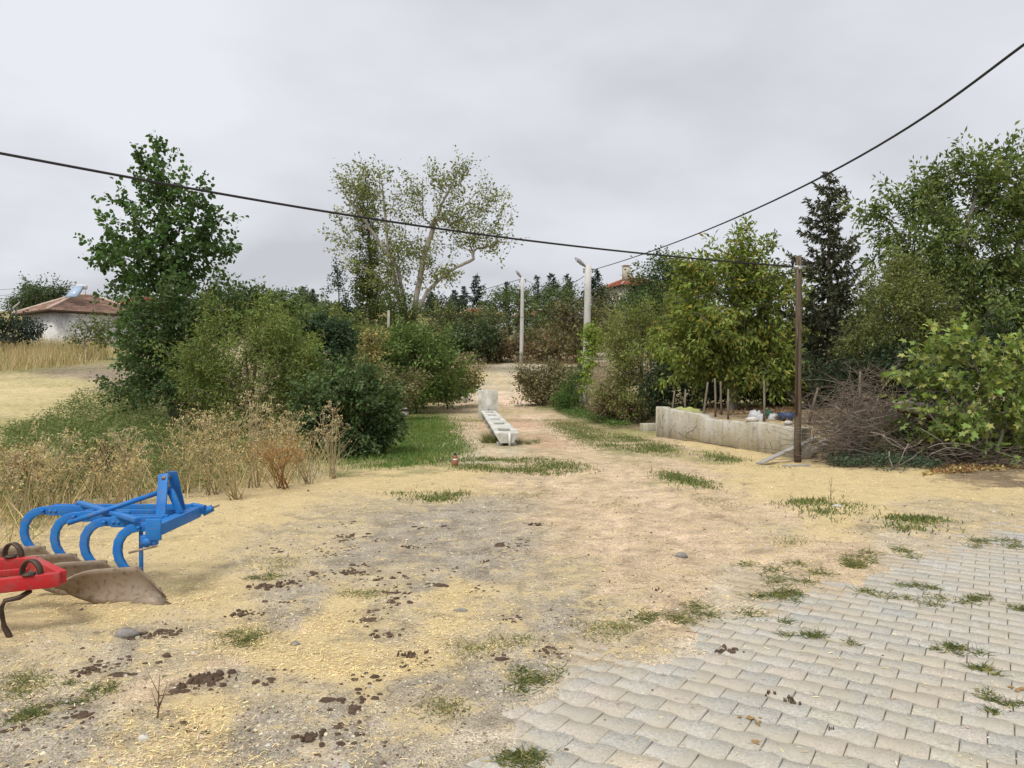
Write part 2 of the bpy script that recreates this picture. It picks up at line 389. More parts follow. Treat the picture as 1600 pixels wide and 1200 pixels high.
joint = ss(.5, 1.2, paved_drop(X, Y)).ravel()[:, None] * (Y.ravel()[:, None] < 13); gc = gc * (1 - joint) + np.array([.24, .215, .18]) * joint
gc = gc * (0.97 + 0.30 * fbm(X, Y, 2.3, 4, 40).ravel()[:, None]) * (1 + (ss(16, 24, Y) * (fbm(X * .45, Y, .55, 4, 60) - .5) * .9).ravel()[:, None] * A3(.9, .75, 1.2))
ny, nx = sh; i = (np.arange(ny - 1)[:, None] * nx + np.arange(nx - 1)[None, :])
gf = np.stack([i, i + 1, i + nx + 1, i + nx], -1).reshape(-1, 4)
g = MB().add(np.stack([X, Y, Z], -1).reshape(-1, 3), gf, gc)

m, nt, b = new_mat('ground'); h = NT(nt)
at = h.n('ShaderNodeAttribute', attribute_name='Col'); st = h.n('ShaderNodeAttribute', attribute_name='Straw')
f1 = h.noise(34, 5, 0.7); f2 = h.noise(120, 3, 0.65); f3 = h.noise(5.5, 4, 0.6)
c = h.mix(1.0, at.outputs['Color'], h.ramp(f1, [(.28, .58), (.50, 1.02), (.72, 1.38)]), 'MULTIPLY')
c = h.mix(1.0, c, h.ramp(f2, [(.34, .42), (.50, 1.0), (.66, 1.55)]), 'MULTIPLY')
c = h.mix(1.0, c, h.ramp(f3, [(.30, .74), (.52, 1.0), (.70, 1.18)]), 'MULTIPLY')
mm_ = h.noise(2.8, 11, .72, None, .5); c = h.mix(1.0, c, h.ramp(mm_, [(.36, .66), (.50, 1.0), (.64, 1.16)]), 'MULTIPLY')
br = h.noise(1.3, 7, .7, None, .4); c = h.mix(h.ramp(br, [(.52, 0.0), (.68, .30)]), c, (.33, .265, .19))           # barer, browner soil showing through
sn = h.noise(5.0, 9, .72, None, .3); sm = h.math('ADD', sn, h.math('MULTIPLY', st.outputs['Fac'], .24))             # where trodden straw covers the soil
c = h.mix(h.math('MULTIPLY', h.ramp(sm, [(.565, 0.0), (.66, 1.0)]), .78), c, h.mix(h.ramp(f2, [(.35, 0.0), (.65, 1.0)]), (.46, .345, .175), (.70, .575, .325)))
gn = h.ramp(h.noise(1.7, 9, .75, None, .3), [(.58, 0.0), (.66, .5)]); c = h.mix(h.math('MULTIPLY', gn, h.ramp(f1, [(.42, 0.0), (.58, 1.0)])), c, (.20, .195, .085))            # thin green growth creeping between
dk = h.noise(11, 8, .75, None, .2); c = h.mix(h.math('MULTIPLY', h.ramp(dk, [(.585, 0.0), (.63, 1.0)]), .75), c, (.13, .10, .07))   # crumbs and clods of dark soil
for k, (ang, sc) in enumerate(((0.5, 1.0), (2.1, 1.15), (1.2, .9))):          # chopped straw lying every way
    mp = h.n('ShaderNodeMapping'); h.l(h.coord(), mp.inputs['Vector']); mp.inputs['Rotation'].default_value = (0, 0, ang); mp.inputs['Scale'].default_value = (26 * sc, 210 * sc, 1)
    fl = h.ramp(h.noise(1.0, 2, .5, mp.outputs[0], .4), [(.56, 0.0), (.63, 1.0)])
    c = h.mix(h.math('MULTIPLY', h.math('MULTIPLY', fl, st.outputs['Fac']), .75), c, (.66, .54, .29))
v = h.n('ShaderNodeTexVoronoi'); v.inputs['Scale'].default_value = 46; h.l(h.coord(), v.inputs['Vector'])
peb = h.ramp(v.outputs['Distance'], [(.16, 1.0), (.30, 0.0)]); pick = h.ramp(h.math('FRACT', h.math('MULTIPLY', v.outputs['Color'], 7.7)), [(.70, 0.0), (.72, 1.0)])
c = h.mix(h.math('MULTIPLY', h.math('MULTIPLY', peb, pick), .55), c, (.44, .40, .34))
h.l(c, b.inputs['Base Color']); b.inputs['Roughness'].default_value = .95; b.inputs['Specular IOR Level'].default_value = .1
h.bump(h.math('ADD', h.math('ADD', f1, h.math('MULTIPLY', f2, .6)), h.math('MULTIPLY', peb, .35)), b, .7, .018)
M['ground'] = m
ground = g.build('ground', M['ground'], smooth=True); tag(ground, kind='structure')
a_ = ground.data.attributes.new('Straw', 'FLOAT', 'POINT'); a_.data.foreach_set('value', (gstraw * (1 - fb[:, 0] * .7) * (1 - joint[:, 0])).astype(np.float32))

# ------------------------------------------------------------------ interlocking paving blocks
_d = EDGE[9] - EDGE[1]; EN = A3(_d[1], -_d[0]) / np.linalg.norm(_d); EK = EDGE[5] @ EN      # mean line of the paved edge
def paver_mat(name, base, objrand):
    m, nt, b = new_mat(name); h = NT(nt)
    if objrand: rnd = h.n('ShaderNodeObjectInfo').outputs['Random']
    else: rnd = h.n('ShaderNodeAttribute', attribute_name='Col').outputs['Fac']
    r1 = h.ramp(rnd, [(0.0, (base[0]*.80, base[1]*.82, base[2]*.84)), (.3, (base[0]*.92, base[1]*.92, base[2]*.90)), (.62, base), (.85, (base[0]*1.04, base[1]*.96, base[2]*.90)), (1.0, (base[0]*.98, base[1]*1.0, base[2]*1.03))])
    wv = h.n('ShaderNodeNewGeometry').outputs['Position']
    f1 = h.noise(3.2, 5, .6, wv); f2 = h.noise(75, 4, .7, wv); f3 = h.noise(260, 2, .6, wv)
    c = h.mix(1.0, r1, h.ramp(f2, [(.28, .58), (.5, 1.0), (.72, 1.25)]), 'MULTIPLY')
    c = h.mix(1.0, c, h.ramp(f3, [(.32, .66), (.55, 1.06)]), 'MULTIPLY')
    c = h.mix(h.ramp(f1, [(.40, 0.0), (.64, .85)]), c, (.43, .385, .30))        # dust and chaff trodden over it
    dt = h.n('ShaderNodeVectorMath', operation='DOT_PRODUCT'); h.l(wv, dt.inputs[0]); dt.inputs[1].default_value = (float(EN[0]), float(EN[1]), 0)
    near_e = h.math('ADD', h.math('SUBTRACT', float(EK), dt.outputs['Value']), h.math('MULTIPLY', h.noise(2.4, 7, .7, wv), 2.4))     # earth walked onto the blocks from the yard side
    c = h.mix(h.ramp(near_e, [(.75, 0.0), (1.25, .9)]), c, h.mix(h.ramp(f2, [(.35, 0.0), (.62, 1.0)]), (.32, .26, .175), (.50, .41, .285)))
    h.l(c, b.inputs['Base Color']); b.inputs['Roughness'].default_value = .93; b.inputs['Specular IOR Level'].default_value = .15
    ch = h.noise(13, 6, .7, wv); c2 = h.mix(h.ramp(ch, [(.60, 0.0), (.68, .6)]), c, (.20, .175, .135)); h.l(c2, b.inputs['Base Color'])      # dirt trodden into the pores
    h.bump(h.math('ADD', f2, h.math('MULTIPLY', f3, .6)), b, .55, .004); return m
M['paver'] = paver_mat('concrete_paver', (.49, .47, .42), True); M['paver_rest'] = paver_mat('concrete_paver_joined', (.49, .47, .42), False)
M['paver_cream'] = paver_mat('cream_paver', (.54, .51, .42), True)
M['sand'] = plain_mat('joint_sand', (.27, .235, .18), (.14, .12, .09), 40, .95, .4, .005)
PL, PW, HEAD = .207, .150, math.radians(32.0)
uR = A3(math.cos(HEAD), -math.sin(HEAD)); uH = A3(math.sin(HEAD), math.cos(HEAD))    # along a course; across the courses
def paver_mesh():
    n = 11; gp = .0026; t = np.linspace(0, 1, n); x = -PL / 2 + gp + (PL - 2 * gp) * t
    w = .013 * np.tanh(2.2 * np.sin(2 * math.pi * t)) * np.minimum(1, np.minimum(t, 1 - t) * 9)
    lo = np.stack([x, -PW / 2 + gp + w], 1); hi = np.stack([x, PW / 2 - gp - w], 1)[::-1]
    o = np.vstack([lo, hi]); k = len(o); cen = o.mean(0)
    ins = o - .003 * np.sign(o - cen) * A3(1, 1)
    v = [(*p, -.06) for p in o] + [(*p, -.004) for p in o] + [(*p, 0) for p in ins]
    f = [tuple(range(2 * k, 3 * k))]
    for a in range(k):
        b2 = (a + 1) % k; f += [(a, b2, k + b2, k + a), (k + a, k + b2, 2 * k + b2, 2 * k + a)]
    return np.array(v, float), f
pv, pf = paver_mesh()
bed = MB(); be = np.array([(p[0], p[1]) for p in EDGE]); bed.add([(a, c_, -.016) for a, c_ in be], [tuple(range(len(be)))])
yard = bed.build('paved_yard', M['sand']); tag(yard, kind='structure')
pme = MB().add(pv, pf).mesh('paver'); pme.materials.append(M['paver']); pcream = MB().add(pv, pf).mesh('paver_cream'); pcream.materials.append(M['paver_cream'])
cand = []; rl = random.Random(5)
for r in range(-60, 110):
    for q in range(-70, 70):
        cx, cy = uR * ((q + .5 * (r % 2)) * PL) + uH * (r * PW) + A3(2.0, 4.0)
        if not (1.6 < cy < 13 and -1.6 < cx < 9.5): continue
        cand.append((cx, cy))
cand = np.array(cand); ed = paved_drop(cand[:, 0], cand[:, 1]); cand = cand[ed > .02]
pxs = 800 + FPX * cand[:, 0] / cand[:, 1]; pys = HOR + FPX * CAMZ / cand[:, 1]
vis = (pxs > -10) & (pxs < 1615) & (pys < 1215)
order = sorted(range(len(cand)), key=lambda k: (not vis[k], cand[k][1])); single = set(order[:300])
creams = {int(np.argmin(np.hypot(pxs - a, pys - b_))) for a, b_ in ((1313,1110),(1464,1130),(1335,1074),(1427,1036),(1500,1190),(1335,1180),(1570,1060),(960,1190))}
rest = MB()
for k in order:
    cx, cy = cand[k]; z = .006 + rl.uniform(-.003, .003); tz = HEAD * -1 + rl.uniform(-.012, .012); tx, ty = rl.uniform(-.012, .012), rl.uniform(-.012, .012)
    if k in single:
        o = bpy.data.objects.new('paver', pcream if k in creams else pme); col.objects.link(o); o.parent = yard
        o.location = (cx, cy, z); o.rotation_euler = (tx, ty, tz)
    else:
        R = np.array([[math.cos(tz), -math.sin(tz), 0], [math.sin(tz), math.cos(tz), 0], [0, 0, 1]])
        q = pv.copy(); q[:, 2] += q[:, 0] * ty + q[:, 1] * tx; rest.add(q @ R.T + A3(cx, cy, z), pf, np.full(3, rl.random()))
ro = rest.build('pavers', M['paver_rest'], yard); tag(ro, kind='stuff')

# ------------------------------------------------------------------ leaves, grasses, trees
def unit(a): return a / (np.linalg.norm(a, axis=-1, keepdims=True) + 1e-9)
LEAF_T = (np.array([(0, 0, 0), (.45, .5, .10), (1, 0, -.06), (.45, -.5, .10)], float), np.array([(0, 1, 2), (0, 2, 3)]))
ROUND_T = (np.array([(0, 0, 0), (.22, .46, .06), (.62, .42, .05), (1, 0, -.04), (.62, -.42, .05), (.22, -.46, .06)], float), np.array([(0, 1, 2), (0, 2, 3), (0, 3, 4), (0, 4, 5)]))
FIG_T = (np.array([(0, 0, 0), (.02, .34, .05), (.30, .24, .04), (.52, .52, .02), (.60, .18, .05), (1, 0, -.10), (.60, -.18, .05), (.52, -.52, .02), (.30, -.24, .04), (.02, -.34, .05)], float),
         np.array([(0, 1, 2), (0, 2, 4), (2, 3, 4), (0, 4, 6), (4, 5, 6), (0, 6, 8), (6, 7, 8), (0, 8, 9)]))
BLADE_T = (np.array([(0, .5, 0), (0, -.5, 0), (.55, .36, .10), (.55, -.36, .10), (1, 0, .34)], float), np.array([(0, 1, 3), (0, 3, 2), (2, 3, 4)]))
STRAW_T = (np.array([(0, .5, 0), (0, -.5, 0), (1, -.5, .0), (1, .5, .0)], float), np.array([(0, 1, 2), (0, 2, 3)]))
def scatter(mb, tmpl, pos, ax, nr, L, W, cols):
    tv, tf = tmpl; n = len(pos); ax = unit(ax); sd_ = unit(np.cross(nr, ax)); nr = np.cross(ax, sd_)
    L = np.broadcast_to(L, n)[:, None, None]; W = np.broadcast_to(W, n)[:, None, None]
    v = pos[:, None, :] + ax[:, None, :] * tv[None, :, :1] * L + sd_[:, None, :] * tv[None, :, 1:2] * W + nr[:, None, :] * tv[None, :, 2:3] * L
    f = (tf[None] + (np.arange(n) * len(tv))[:, None, None]).reshape(-1, 3)
    mb.add(v.reshape(-1, 3), f, np.repeat(cols, len(tv), 0))
LB = 1.42
def shade(rng, n, base, var=.28, alt=None, altp=0.0):
    c = LB * np.array(base)[None] * (1 + rng.uniform(-var, var, (n, 1))) * (1 + rng.uniform(-.10, .10, (n, 3)))
    if alt is not None:
        m_ = rng.random(n) < altp; c[m_] = LB * np.array(alt)[None] * (1 + rng.uniform(-.25, .25, (m_.sum(), 1)))
    return c
def grow(trunks, att, step, tip_r, root_r, rng, sag=0.0):
    """branch skeleton from the stems out to the given twig ends; returns chains of (points, radii)"""
    pos, par = [], []
    for tr in trunks:
        tr = np.asarray(tr, float); prev = -1
        for k in range(len(tr) - 1):
            n = max(2, int(np.linalg.norm(tr[k + 1] - tr[k]) / step))
            for t in np.linspace(0, 1, n, endpoint=False):
                pos.append(tr[k] * (1 - t) + tr[k + 1] * t + rng.normal(0, step * .05, 3) * (len(pos) > 0)); par.append(prev); prev = len(pos) - 1
        pos.append(tr[-1]); par.append(prev)
    ntr = len(pos); pos = [np.array(p) for p in pos]; parr = np.zeros((ntr + len(att) * 14, 3)); parr[:ntr] = pos; npos = ntr
    base0 = parr[0].copy(); tz = parr[:ntr]
    key = np.min(np.linalg.norm(att[:, None] - tz[None], axis=2), axis=1); ends = []
    for a in att[np.argsort(key)]:
        q = parr[:npos]; d = np.linalg.norm(q - a, axis=1); c = d + .75 * np.maximum(0, q[:, 2] - a[2] + .35 * np.hypot(q[:, 0] - a[0], q[:, 1] - a[1]))
        k = int(np.argmin(c)); n = int(np.clip(math.ceil(d[k] / step), 1, 12)); p0 = q[k].copy(); prev = k
        for t in np.linspace(0, 1, n + 1)[1:]:
            p = p0 * (1 - t) + a * t; bow = 4 * t * (1 - t) * d[k] * (.10 - sag)
            p = p + A3(0, 0, bow) + (rng.normal(0, step * .10, 3) if t < 1 else 0)
            parr[npos] = p; par.append(prev); prev = npos; npos += 1
        ends.append(prev)
    cnt = np.zeros(npos); cnt[ends] = 1
    for k in range(npos - 1, -1, -1):
        if par[k] >= 0: cnt[par[k]] += max(cnt[k], .3)
    cnt = np.maximum(cnt, 1); ex = math.log(max(root_r / tip_r, 1.01)) / math.log(max(cnt[0], 2)); rad = tip_r * cnt ** ex
    kids = [[] for _ in range(npos)]
    for k in range(npos):
        if par[k] >= 0: kids[par[k]].append(k)
    chains = []; stack = [(k, -1) for k in range(npos) if par[k] < 0]
    while stack:
        k, pr = stack.pop(); pts, rr = ([], []) if pr < 0 else ([parr[pr]], [min(rad[pr], rad[k] * 1.15)])
        while True:
            pts.append(parr[k]); rr.append(rad[k])
            if not kids[k]: break
            ks = sorted(kids[k], key=lambda j: -cnt[j]); stack += [(j, k) for j in ks[1:]]; k = ks[0]
        if len(pts) > 1: chains.append((np.array(pts), np.array(rr)))
    return chains
def blob_points(blobs, n, rng, shell=.45):
    w = np.array([(b[3] * b[4] * b[5]) ** .8 for b in blobs]); idx = rng.choice(len(blobs), n, p=w / w.sum()); bl = np.array(blobs)[idx]
    dr = unit(rng.normal(0, 1, (n, 3))); lump_ = .62 + .72 * vnoise(np.arctan2(dr[:, 1], dr[:, 0]) * 1.9 + idx * 3.7, dr[:, 2] * 2.4, 1.0, int(rng.integers(1, 40)))
    return bl[:, :3] + dr * (rng.random((n, 1)) ** shell) * lump_[:, None] * bl[:, 3:6]
def plant(name, label, cat, d, base, blobs, n_att, leaves, leaf, color, seed, stems=None, root_r=.12, tip_r=.006, clump=.28, bark='bark', mat='leaf', tmpl=LEAF_T,
          alt=None, altp=0.0, group=None, droop=.35, up=.5, var=.28, aspect=.62, part='crown', depth=1.0, base_z=None, step=None, hang=0.0, bare=0.0, stem_name='trunk', sides=5, shoot=None, rise_=.5, clumpvar=.25):
    """base = photo column of the foot (at distance d); blobs = (column, row, half width, half height[, shift in depth m]) in photo pixels at that distance"""
    rng = np.random.default_rng(seed); k = d / FPX
    bx = (base - 800) * k; z0 = float(terr(bx, d)) if base_z is None else base_z; org = A3(bx, d, z0 - .03)
    B3 = []
    for b_ in blobs:
        c_ = P(b_[0], b_[1], d); dy = b_[4] if len(b_) > 4 else 0.0; rx, rz = b_[2] * k, b_[3] * k
        B3.append((c_[0], c_[1] + dy, c_[2], rx, rx * depth, rz))
    att = blob_points(B3, n_att, rng); gz = terr(att[:, 0], att[:, 1]); att[:, 2] = np.maximum(att[:, 2], gz + .08)
    if stems is None:
        top = max(b_[2] + b_[5] * .3 for b_ in B3); mid = np.mean([b_[:3] for b_ in B3], axis=0)
        trunks = [[org, org * .55 + A3(mid[0], mid[1], max(mid[2], org[2] + .3)) * .45, A3(mid[0], mid[1], top * .7 + mid[2] * .3)]]
    else:
        trunks = [[(org if i_ == 0 else P(p_[0], p_[1], d) + A3(0, p_[2] if len(p_) > 2 else 0, 0)) if not (i_ == 0 and len(p_) > 3) else A3((p_[0] - 800) * k, d, org[2]) for i_, p_ in enumerate(st_)] for st_ in stems]
    size = max(b_[5] for b_ in B3); chains = grow(trunks, att, step or max(.16, size * .16), tip_r, root_r, rng)
    root = thing(name, label, cat, tuple(org), group)
    wood = MB()
    for pts, rr in chains: wood.tube(pts, rr, sides if rr[0] > .03 else 3, cap=False)
    cen = np.array([np.mean([b_[0] for b_ in B3]), np.mean([b_[1] for b_ in B3]), np.mean([b_[2] for b_ in B3])]); shoot = clump * 2.6 if shoot is None else shoot
    sdir = unit(unit(att - cen) * .75 + rng.normal(0, .5, (n_att, 3)) + A3(0, 0, rise_)); slen = shoot * rng.uniform(.5, 1.25, n_att)
    for a_, s_, l_ in zip(att, sdir, slen): wood.tube([a_, a_ + s_ * l_ * .5 + A3(0, 0, -.02), a_ + s_ * l_], [tip_r * .8, tip_r * .6, tip_r * .3], 3, cap=False)
    wood.build(stem_name, M[bark], root, smooth=True)
    keep = rng.random(n_att) >= bare; per = max(1, int(leaves / max(keep.sum(), 1))); a2 = np.repeat(att[keep], per, 0); n = len(a2)
    cl = np.repeat(1 + rng.uniform(-clumpvar, clumpvar, (keep.sum(), 1)), per, 0)
    sh2 = np.repeat(sdir[keep] * slen[keep][:, None], per, 0); offs = rng.normal(0, 1, (n, 3)) * A3(1, 1, .8) * clump * .5; pos = a2 + offs + sh2 * rng.uniform(-.35, 1.02, (n, 1)); pos[:, 2] -= hang * np.abs(rng.normal(0, 1, n))
    pos[:, 2] = np.maximum(pos[:, 2], terr(pos[:, 0], pos[:, 1]) + .02)
    ax = unit(sh2) * .35 + unit(offs) * .7 + rng.normal(0, .6, (n, 3)) + unit(pos - cen) * .3; ax[:, 2] -= droop
    nr = rng.normal(0, .7, (n, 3)) + unit(pos - cen) * .5; nr[:, 2] += up
    L = leaf * rng.uniform(.65, 1.3, n); lv = MB(); scatter(lv, tmpl, pos, ax, nr, L, L * aspect, shade(rng, n, color, var, alt, altp) * cl)
    lv.build(part, M[mat], root)
    return root

def spruce(name, label, d, base, top, half, seed, color, n_lev=26, group=None, dens=1.0, base_row=None, low=.06, leaf=.16, cat='conifer'):
    rng = np.random.default_rng(seed); k = d / FPX; bx = (base - 800) * k; z0 = float(terr(bx, d)) - .03; H = P(base, top, d)[2] - z0; R = half * k
    root = thing(name, label, cat, (bx, d, z0), group); wood = MB(); lv = MB()
    wood.tube([(bx, d, z0), (bx + .02 * H * .1, d, z0 + H * .5), (bx, d, z0 + H * .985)], [H * .015, H * .009, .006], 7)
    for lev in range(n_lev):
        t = low + (1 - low) * (lev / n_lev) ** .92; zz = z0 + H * t; rr = R * (1 - t) ** .72 * (.85 + .3 * rng.random()) + .008 * H
        for q in range(int(5 + 6 * (1 - t)) + 1):
            th = rng.uniform(0, 2 * math.pi); ln = rr * rng.uniform(.35, 1.35); s_ = np.linspace(0, 1, 6); lift = rng.uniform(-.18, .22)
            pts = np.stack([bx + math.cos(th) * ln * s_, d + math.sin(th) * ln * s_, zz + ln * (lift * s_ - .16 * s_ * (1 - s_) * 3 + .22 * s_ ** 3)], 1)
            wood.tube(pts, np.linspace(.012 * H * .14 + .006, .003, 6), 3, cap=False)
            m_ = max(4, int(ln / leaf * 9 * dens)); tt = rng.random(m_) ** .75; pp = np.stack([np.interp(tt, s_, pts[:, j]) for j in range(3)], 1)
            dirb = A3(math.cos(th), math.sin(th), lift)
            ax = dirb * .8 + rng.normal(0, .62, (m_, 3)); ax[:, 2] -= .22; nr = rng.normal(0, .6, (m_, 3)) + A3(0, 0, .8)
            L = leaf * rng.uniform(.6, 1.3, m_); scatter(lv, LEAF_T, pp, ax, nr, L, L * .34, shade(rng, m_, color, .35))
    m_ = 14; pp = np.tile(A3(bx, d, z0 + H * .95), (m_, 1)) + rng.normal(0, 1, (m_, 3)) * A3(.02, .02, .03) * H * .4
    scatter(lv, LEAF_T, pp, rng.normal(0, .5, (m_, 3)) + A3(0, 0, .8), rng.normal(0, 1, (m_, 3)), leaf, leaf * .34, shade(rng, m_, color, .3))
    wood.build('trunk', M['bark'], root, smooth=True); lv.build('crown', M['needle'], root)
    return root

GREEN_POP = (.060, .105, .034); WALNUT = (.115, .148, .034); OLIVE = (.125, .142, .048); DARKG = (.032, .060, .030); MIDG = (.070, .105, .034); FARG = (.085, .115, .045); YEL = (.26, .215, .05)

# --- left of the track
plant('poplar_tree', 'tall dark green young poplar tree at the left, crossed by the black cable', 'tree', 24, 268,
      [(262,560,62,60), (268,480,88,50), (262,410,92,46), (185,395,42,24), (160,355,20,14), (330,385,36,20), (262,345,66,44), (198,318,28,18), (255,298,46,36), (304,310,20,30), (244,252,28,26), (212,236,16,8), (234,214,12,12), (270,262,18,24), (325,345,18,26), (160,410,22,9), (352,402,20,7), (175,440,30,10)],
      330, 13000, .13, GREEN_POP, 11, stems=[[(268,600), (262,470), (258,330), (244,222)]], root_r=.13, clump=.15, shoot=.62, rise_=.75, aspect=.88, tmpl=ROUND_T, bark='bark_grey', droop=.5)
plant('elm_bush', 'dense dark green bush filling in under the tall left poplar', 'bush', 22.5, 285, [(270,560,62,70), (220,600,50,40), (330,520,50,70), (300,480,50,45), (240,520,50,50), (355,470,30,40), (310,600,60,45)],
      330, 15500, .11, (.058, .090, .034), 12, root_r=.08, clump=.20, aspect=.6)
plant('willow_shrub', 'broad olive green willow shrub between the dry weeds and the dark round bush', 'bush', 18.5, 400, [(400,560,75,55), (355,600,55,50), (440,590,50,50), (420,520,55,40), (330,560,40,45), (470,560,30,40), (310,610,40,40), (380,640,60,36), (450,640,50,30), (340,520,30,34), (300,570,30,44)],
      360, 20000, .095, (.135, .175, .052), 13, root_r=.06, clump=.15, shoot=.6, rise_=1.0, aspect=.28, alt=(.20, .21, .07), altp=.2)
plant('young_walnut', 'light green broad-leaved sapling showing above the olive shrub', 'tree', 27, 390, [(385,490,40,40), (410,470,22,16), (440,480,28,24), (350,500,36,40), (455,510,40,30)], 130, 4200, .16, (.085, .12, .045), 14, root_r=.06, clump=.2)
plant('laurel_bush', 'round dark glossy bush in the middle of the left hedge', 'bush', 21, 500, [(500,540,50,42), (470,548,26,30), (530,540,24,34), (500,515,36,20)], 150, 8200, .10, (.042, .070, .038), 15, root_r=.06, clump=.14, mat='leaf', clumpvar=.3)
plant('bramble_bush', 'big dark bramble bush spilling onto the grass left of the trough', 'bush', 15.8, 550, [(548,650,64,56), (515,625,46,40), (590,665,32,44), (560,610,52,32), (500,660,36,44), (540,690,60,30), (600,640,20,34)],
      330, 19500, .085, (.066, .10, .042), 16, root_r=.035, clump=.12, shoot=.42, clumpvar=.3, stem_name='stems', alt=(.09, .11, .04), altp=.12)
plant('tall_dry_weed', 'tall tan seeded weed clump right of the dark glossy bush', 'weeds', 22.5, 580, [(578,560,22,40), (585,530,14,24), (570,600,24,30)], 90, 3600, .075, (.30, .25, .11), 17, root_r=.02, clump=.12, mat='leaf_dull', bark='bark_grey', stem_name='stems', alt=(.13, .14, .05), altp=.4)
plant('ash_sapling', 'green bush at the foot of the big pale-trunked poplar', 'bush', 33, 650, [(640,560,58,42), (690,575,40,34), (610,580,34,40), (660,535,40,24), (625,600,40,30), (650,622,50,16), (690,615,34,16), (610,620,34,20)], 280, 13500, .14, (.095, .14, .042), 18, root_r=.06, clump=.2, shoot=.8, rise_=1.0)
plant('brown_shrub', 'brownish shrub at the left edge of the far track', 'bush', 36, 700, [(690,588,38,28), (718,585,24,26), (660,600,34,22), (704,606,40,16), (640,612,40,16), (735,596,14,16)], 190, 7800, .13, (.20, .17, .075), 19, root_r=.04, clump=.24, mat='leaf_dull', alt=(.075, .09, .035), altp=.45)
plant('hazel_shrub', 'grey-brown shrub behind the concrete stump', 'bush', 29, 630, [(625,605,36,26), (600,600,26,34)], 110, 4600, .11, (.13, .125, .06), 20, root_r=.04, clump=.2, mat='leaf_dull')
# big old poplar with several pale trunks
plant('old_poplar', 'large old poplar with forked pale trunks and thin see-through crown', 'tree', 55, 640,
      [(560,300,32,34), (545,345,26,30), (590,280,30,26), (600,330,24,30), (640,320,32,36), (625,390,34,34), (690,300,40,28), (715,275,20,20), (740,330,40,26), (765,310,18,26), (700,350,40,36), (740,375,40,24), (775,390,22,20), (665,410,30,40), (540,380,26,20), (560,420,22,20), (610,440,34,40), (690,430,22,26), (650,280,18,20), (770,345,22,18)],
      400, 11500, .20, (.125, .15, .05), 21, stems=[[(645,590), (644,520), (650,470), (663,400), (690,320), (712,280)], [(628,590, 0, 1), (634,520), (620,450), (606,380), (598,290)], [(644,590, 0, 1), (646,500), (668,455), (700,425), (740,405)], [(640,590,0,1), (636,500), (622,420), (560,330), (535,300)]],
      root_r=.21, tip_r=.012, clump=.36, shoot=1.3, rise_=.8, bark='bark_pale', alt=(.20, .20, .06), altp=.3, sides=7, droop=.2)
plant('columnar_poplar', 'narrow dense columnar poplar left of the big forked poplar', 'tree', 58, 580, [(575,330,20,40), (578,400,26,50), (585,470,30,40), (570,440,22,40), (572,300,12,20)], 200, 8600, .19, (.095, .12, .04), 22, stems=[[(580,590), (578,400), (574,300)]], root_r=.2, tip_r=.015, clump=.28)
plant('ivy_trunk_growth', 'dense green growth around the lower trunks of the forked poplar', 'ivy', 54, 615, [(615,480,26,40), (600,520,40,30), (635,500,24,44)], 130, 5200, .17, (.085, .115, .04), 23, root_r=.12, tip_r=.015, clump=.3)
plant('young_poplar', 'small dark spire-shaped poplar between the left hedge and the columnar poplar', 'tree', 56, 530, [(528,440,12,24), (532,480,24,28), (527,420,6,10), (545,500,26,22)], 100, 3600, .17, (.040, .065, .032), 24, stems=[[(530,590), (530,470), (527,412)]], root_r=.12, tip_r=.012, clump=.22)

# --- right of the track
plant('olive_thicket', 'big olive green thicket between the lamp pole and the cracked wall', 'bush', 27, 1000, [(1000,560,70,64), (978,570,34,50), (1040,530,60,50), (980,520,44,32), (1060,580,50,50), (965,605,22,30), (1010,490,44,24), (990,620,60,34), (1060,500,40,36), (975,540,26,36), (985,515,28,22)],
      400, 21000, .105, (.15, .178, .052), 31, root_r=.09, clump=.2, shoot=.7, rise_=.7, aspect=.34, alt=(.17, .165, .055), altp=.2)
plant('dark_background_tree', 'dark green tree standing behind the olive thicket, below the cable crossing', 'tree', 46, 1040, [(1035,440,44,34), (1050,420,24,20), (1010,470,38,36), (1070,460,50,44), (1040,520,50,40), (1090,430,30,24)], 260, 10500, .17, (.058, .09, .036), 32, root_r=.18, tip_r=.012, clump=.32)
plant('walnut_tree', 'yellow-green walnut tree behind the fence stakes and cracked wall', 'tree', 22.8, 1144,
      [(1140,520,80,50), (1090,500,52,52), (1190,500,50,60), (1110,440,50,36), (1160,420,50,36), (1180,460,50,40), (1060,540,32,40), (1215,550,34,46), (1150,395,26,22), (1165,375,12,12), (1075,430,26,20), (1195,395,10,14), (1120,560,60,30), (1200,590,40,24), (1225,440,20,26), (1080,575,44,24), (1165,585,50,22), (1230,590,30,30), (1205,365,6,10), (1140,372,10,10)],
      340, 19000, .165, (.14, .175, .042), 33, stems=[[(1144,640), (1147,600), (1146,540), (1150,470), (1155,410)]], root_r=.17, tip_r=.008, clump=.20, shoot=.7, rise_=.35, bark='bark_grey', alt=YEL, altp=.10, droop=.6, aspect=.42, hang=.03, clumpvar=.35)
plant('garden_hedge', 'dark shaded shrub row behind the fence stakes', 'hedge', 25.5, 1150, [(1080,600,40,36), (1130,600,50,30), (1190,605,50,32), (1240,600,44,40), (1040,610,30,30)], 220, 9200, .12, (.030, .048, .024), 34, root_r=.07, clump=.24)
spruce('spruce_tree', 'dark spruce tree rising just right of the wooden pole', 23.5, 1294, 264, 88, 35, (.078, .084, .052), 34, low=.04, leaf=.16, dens=1.35)
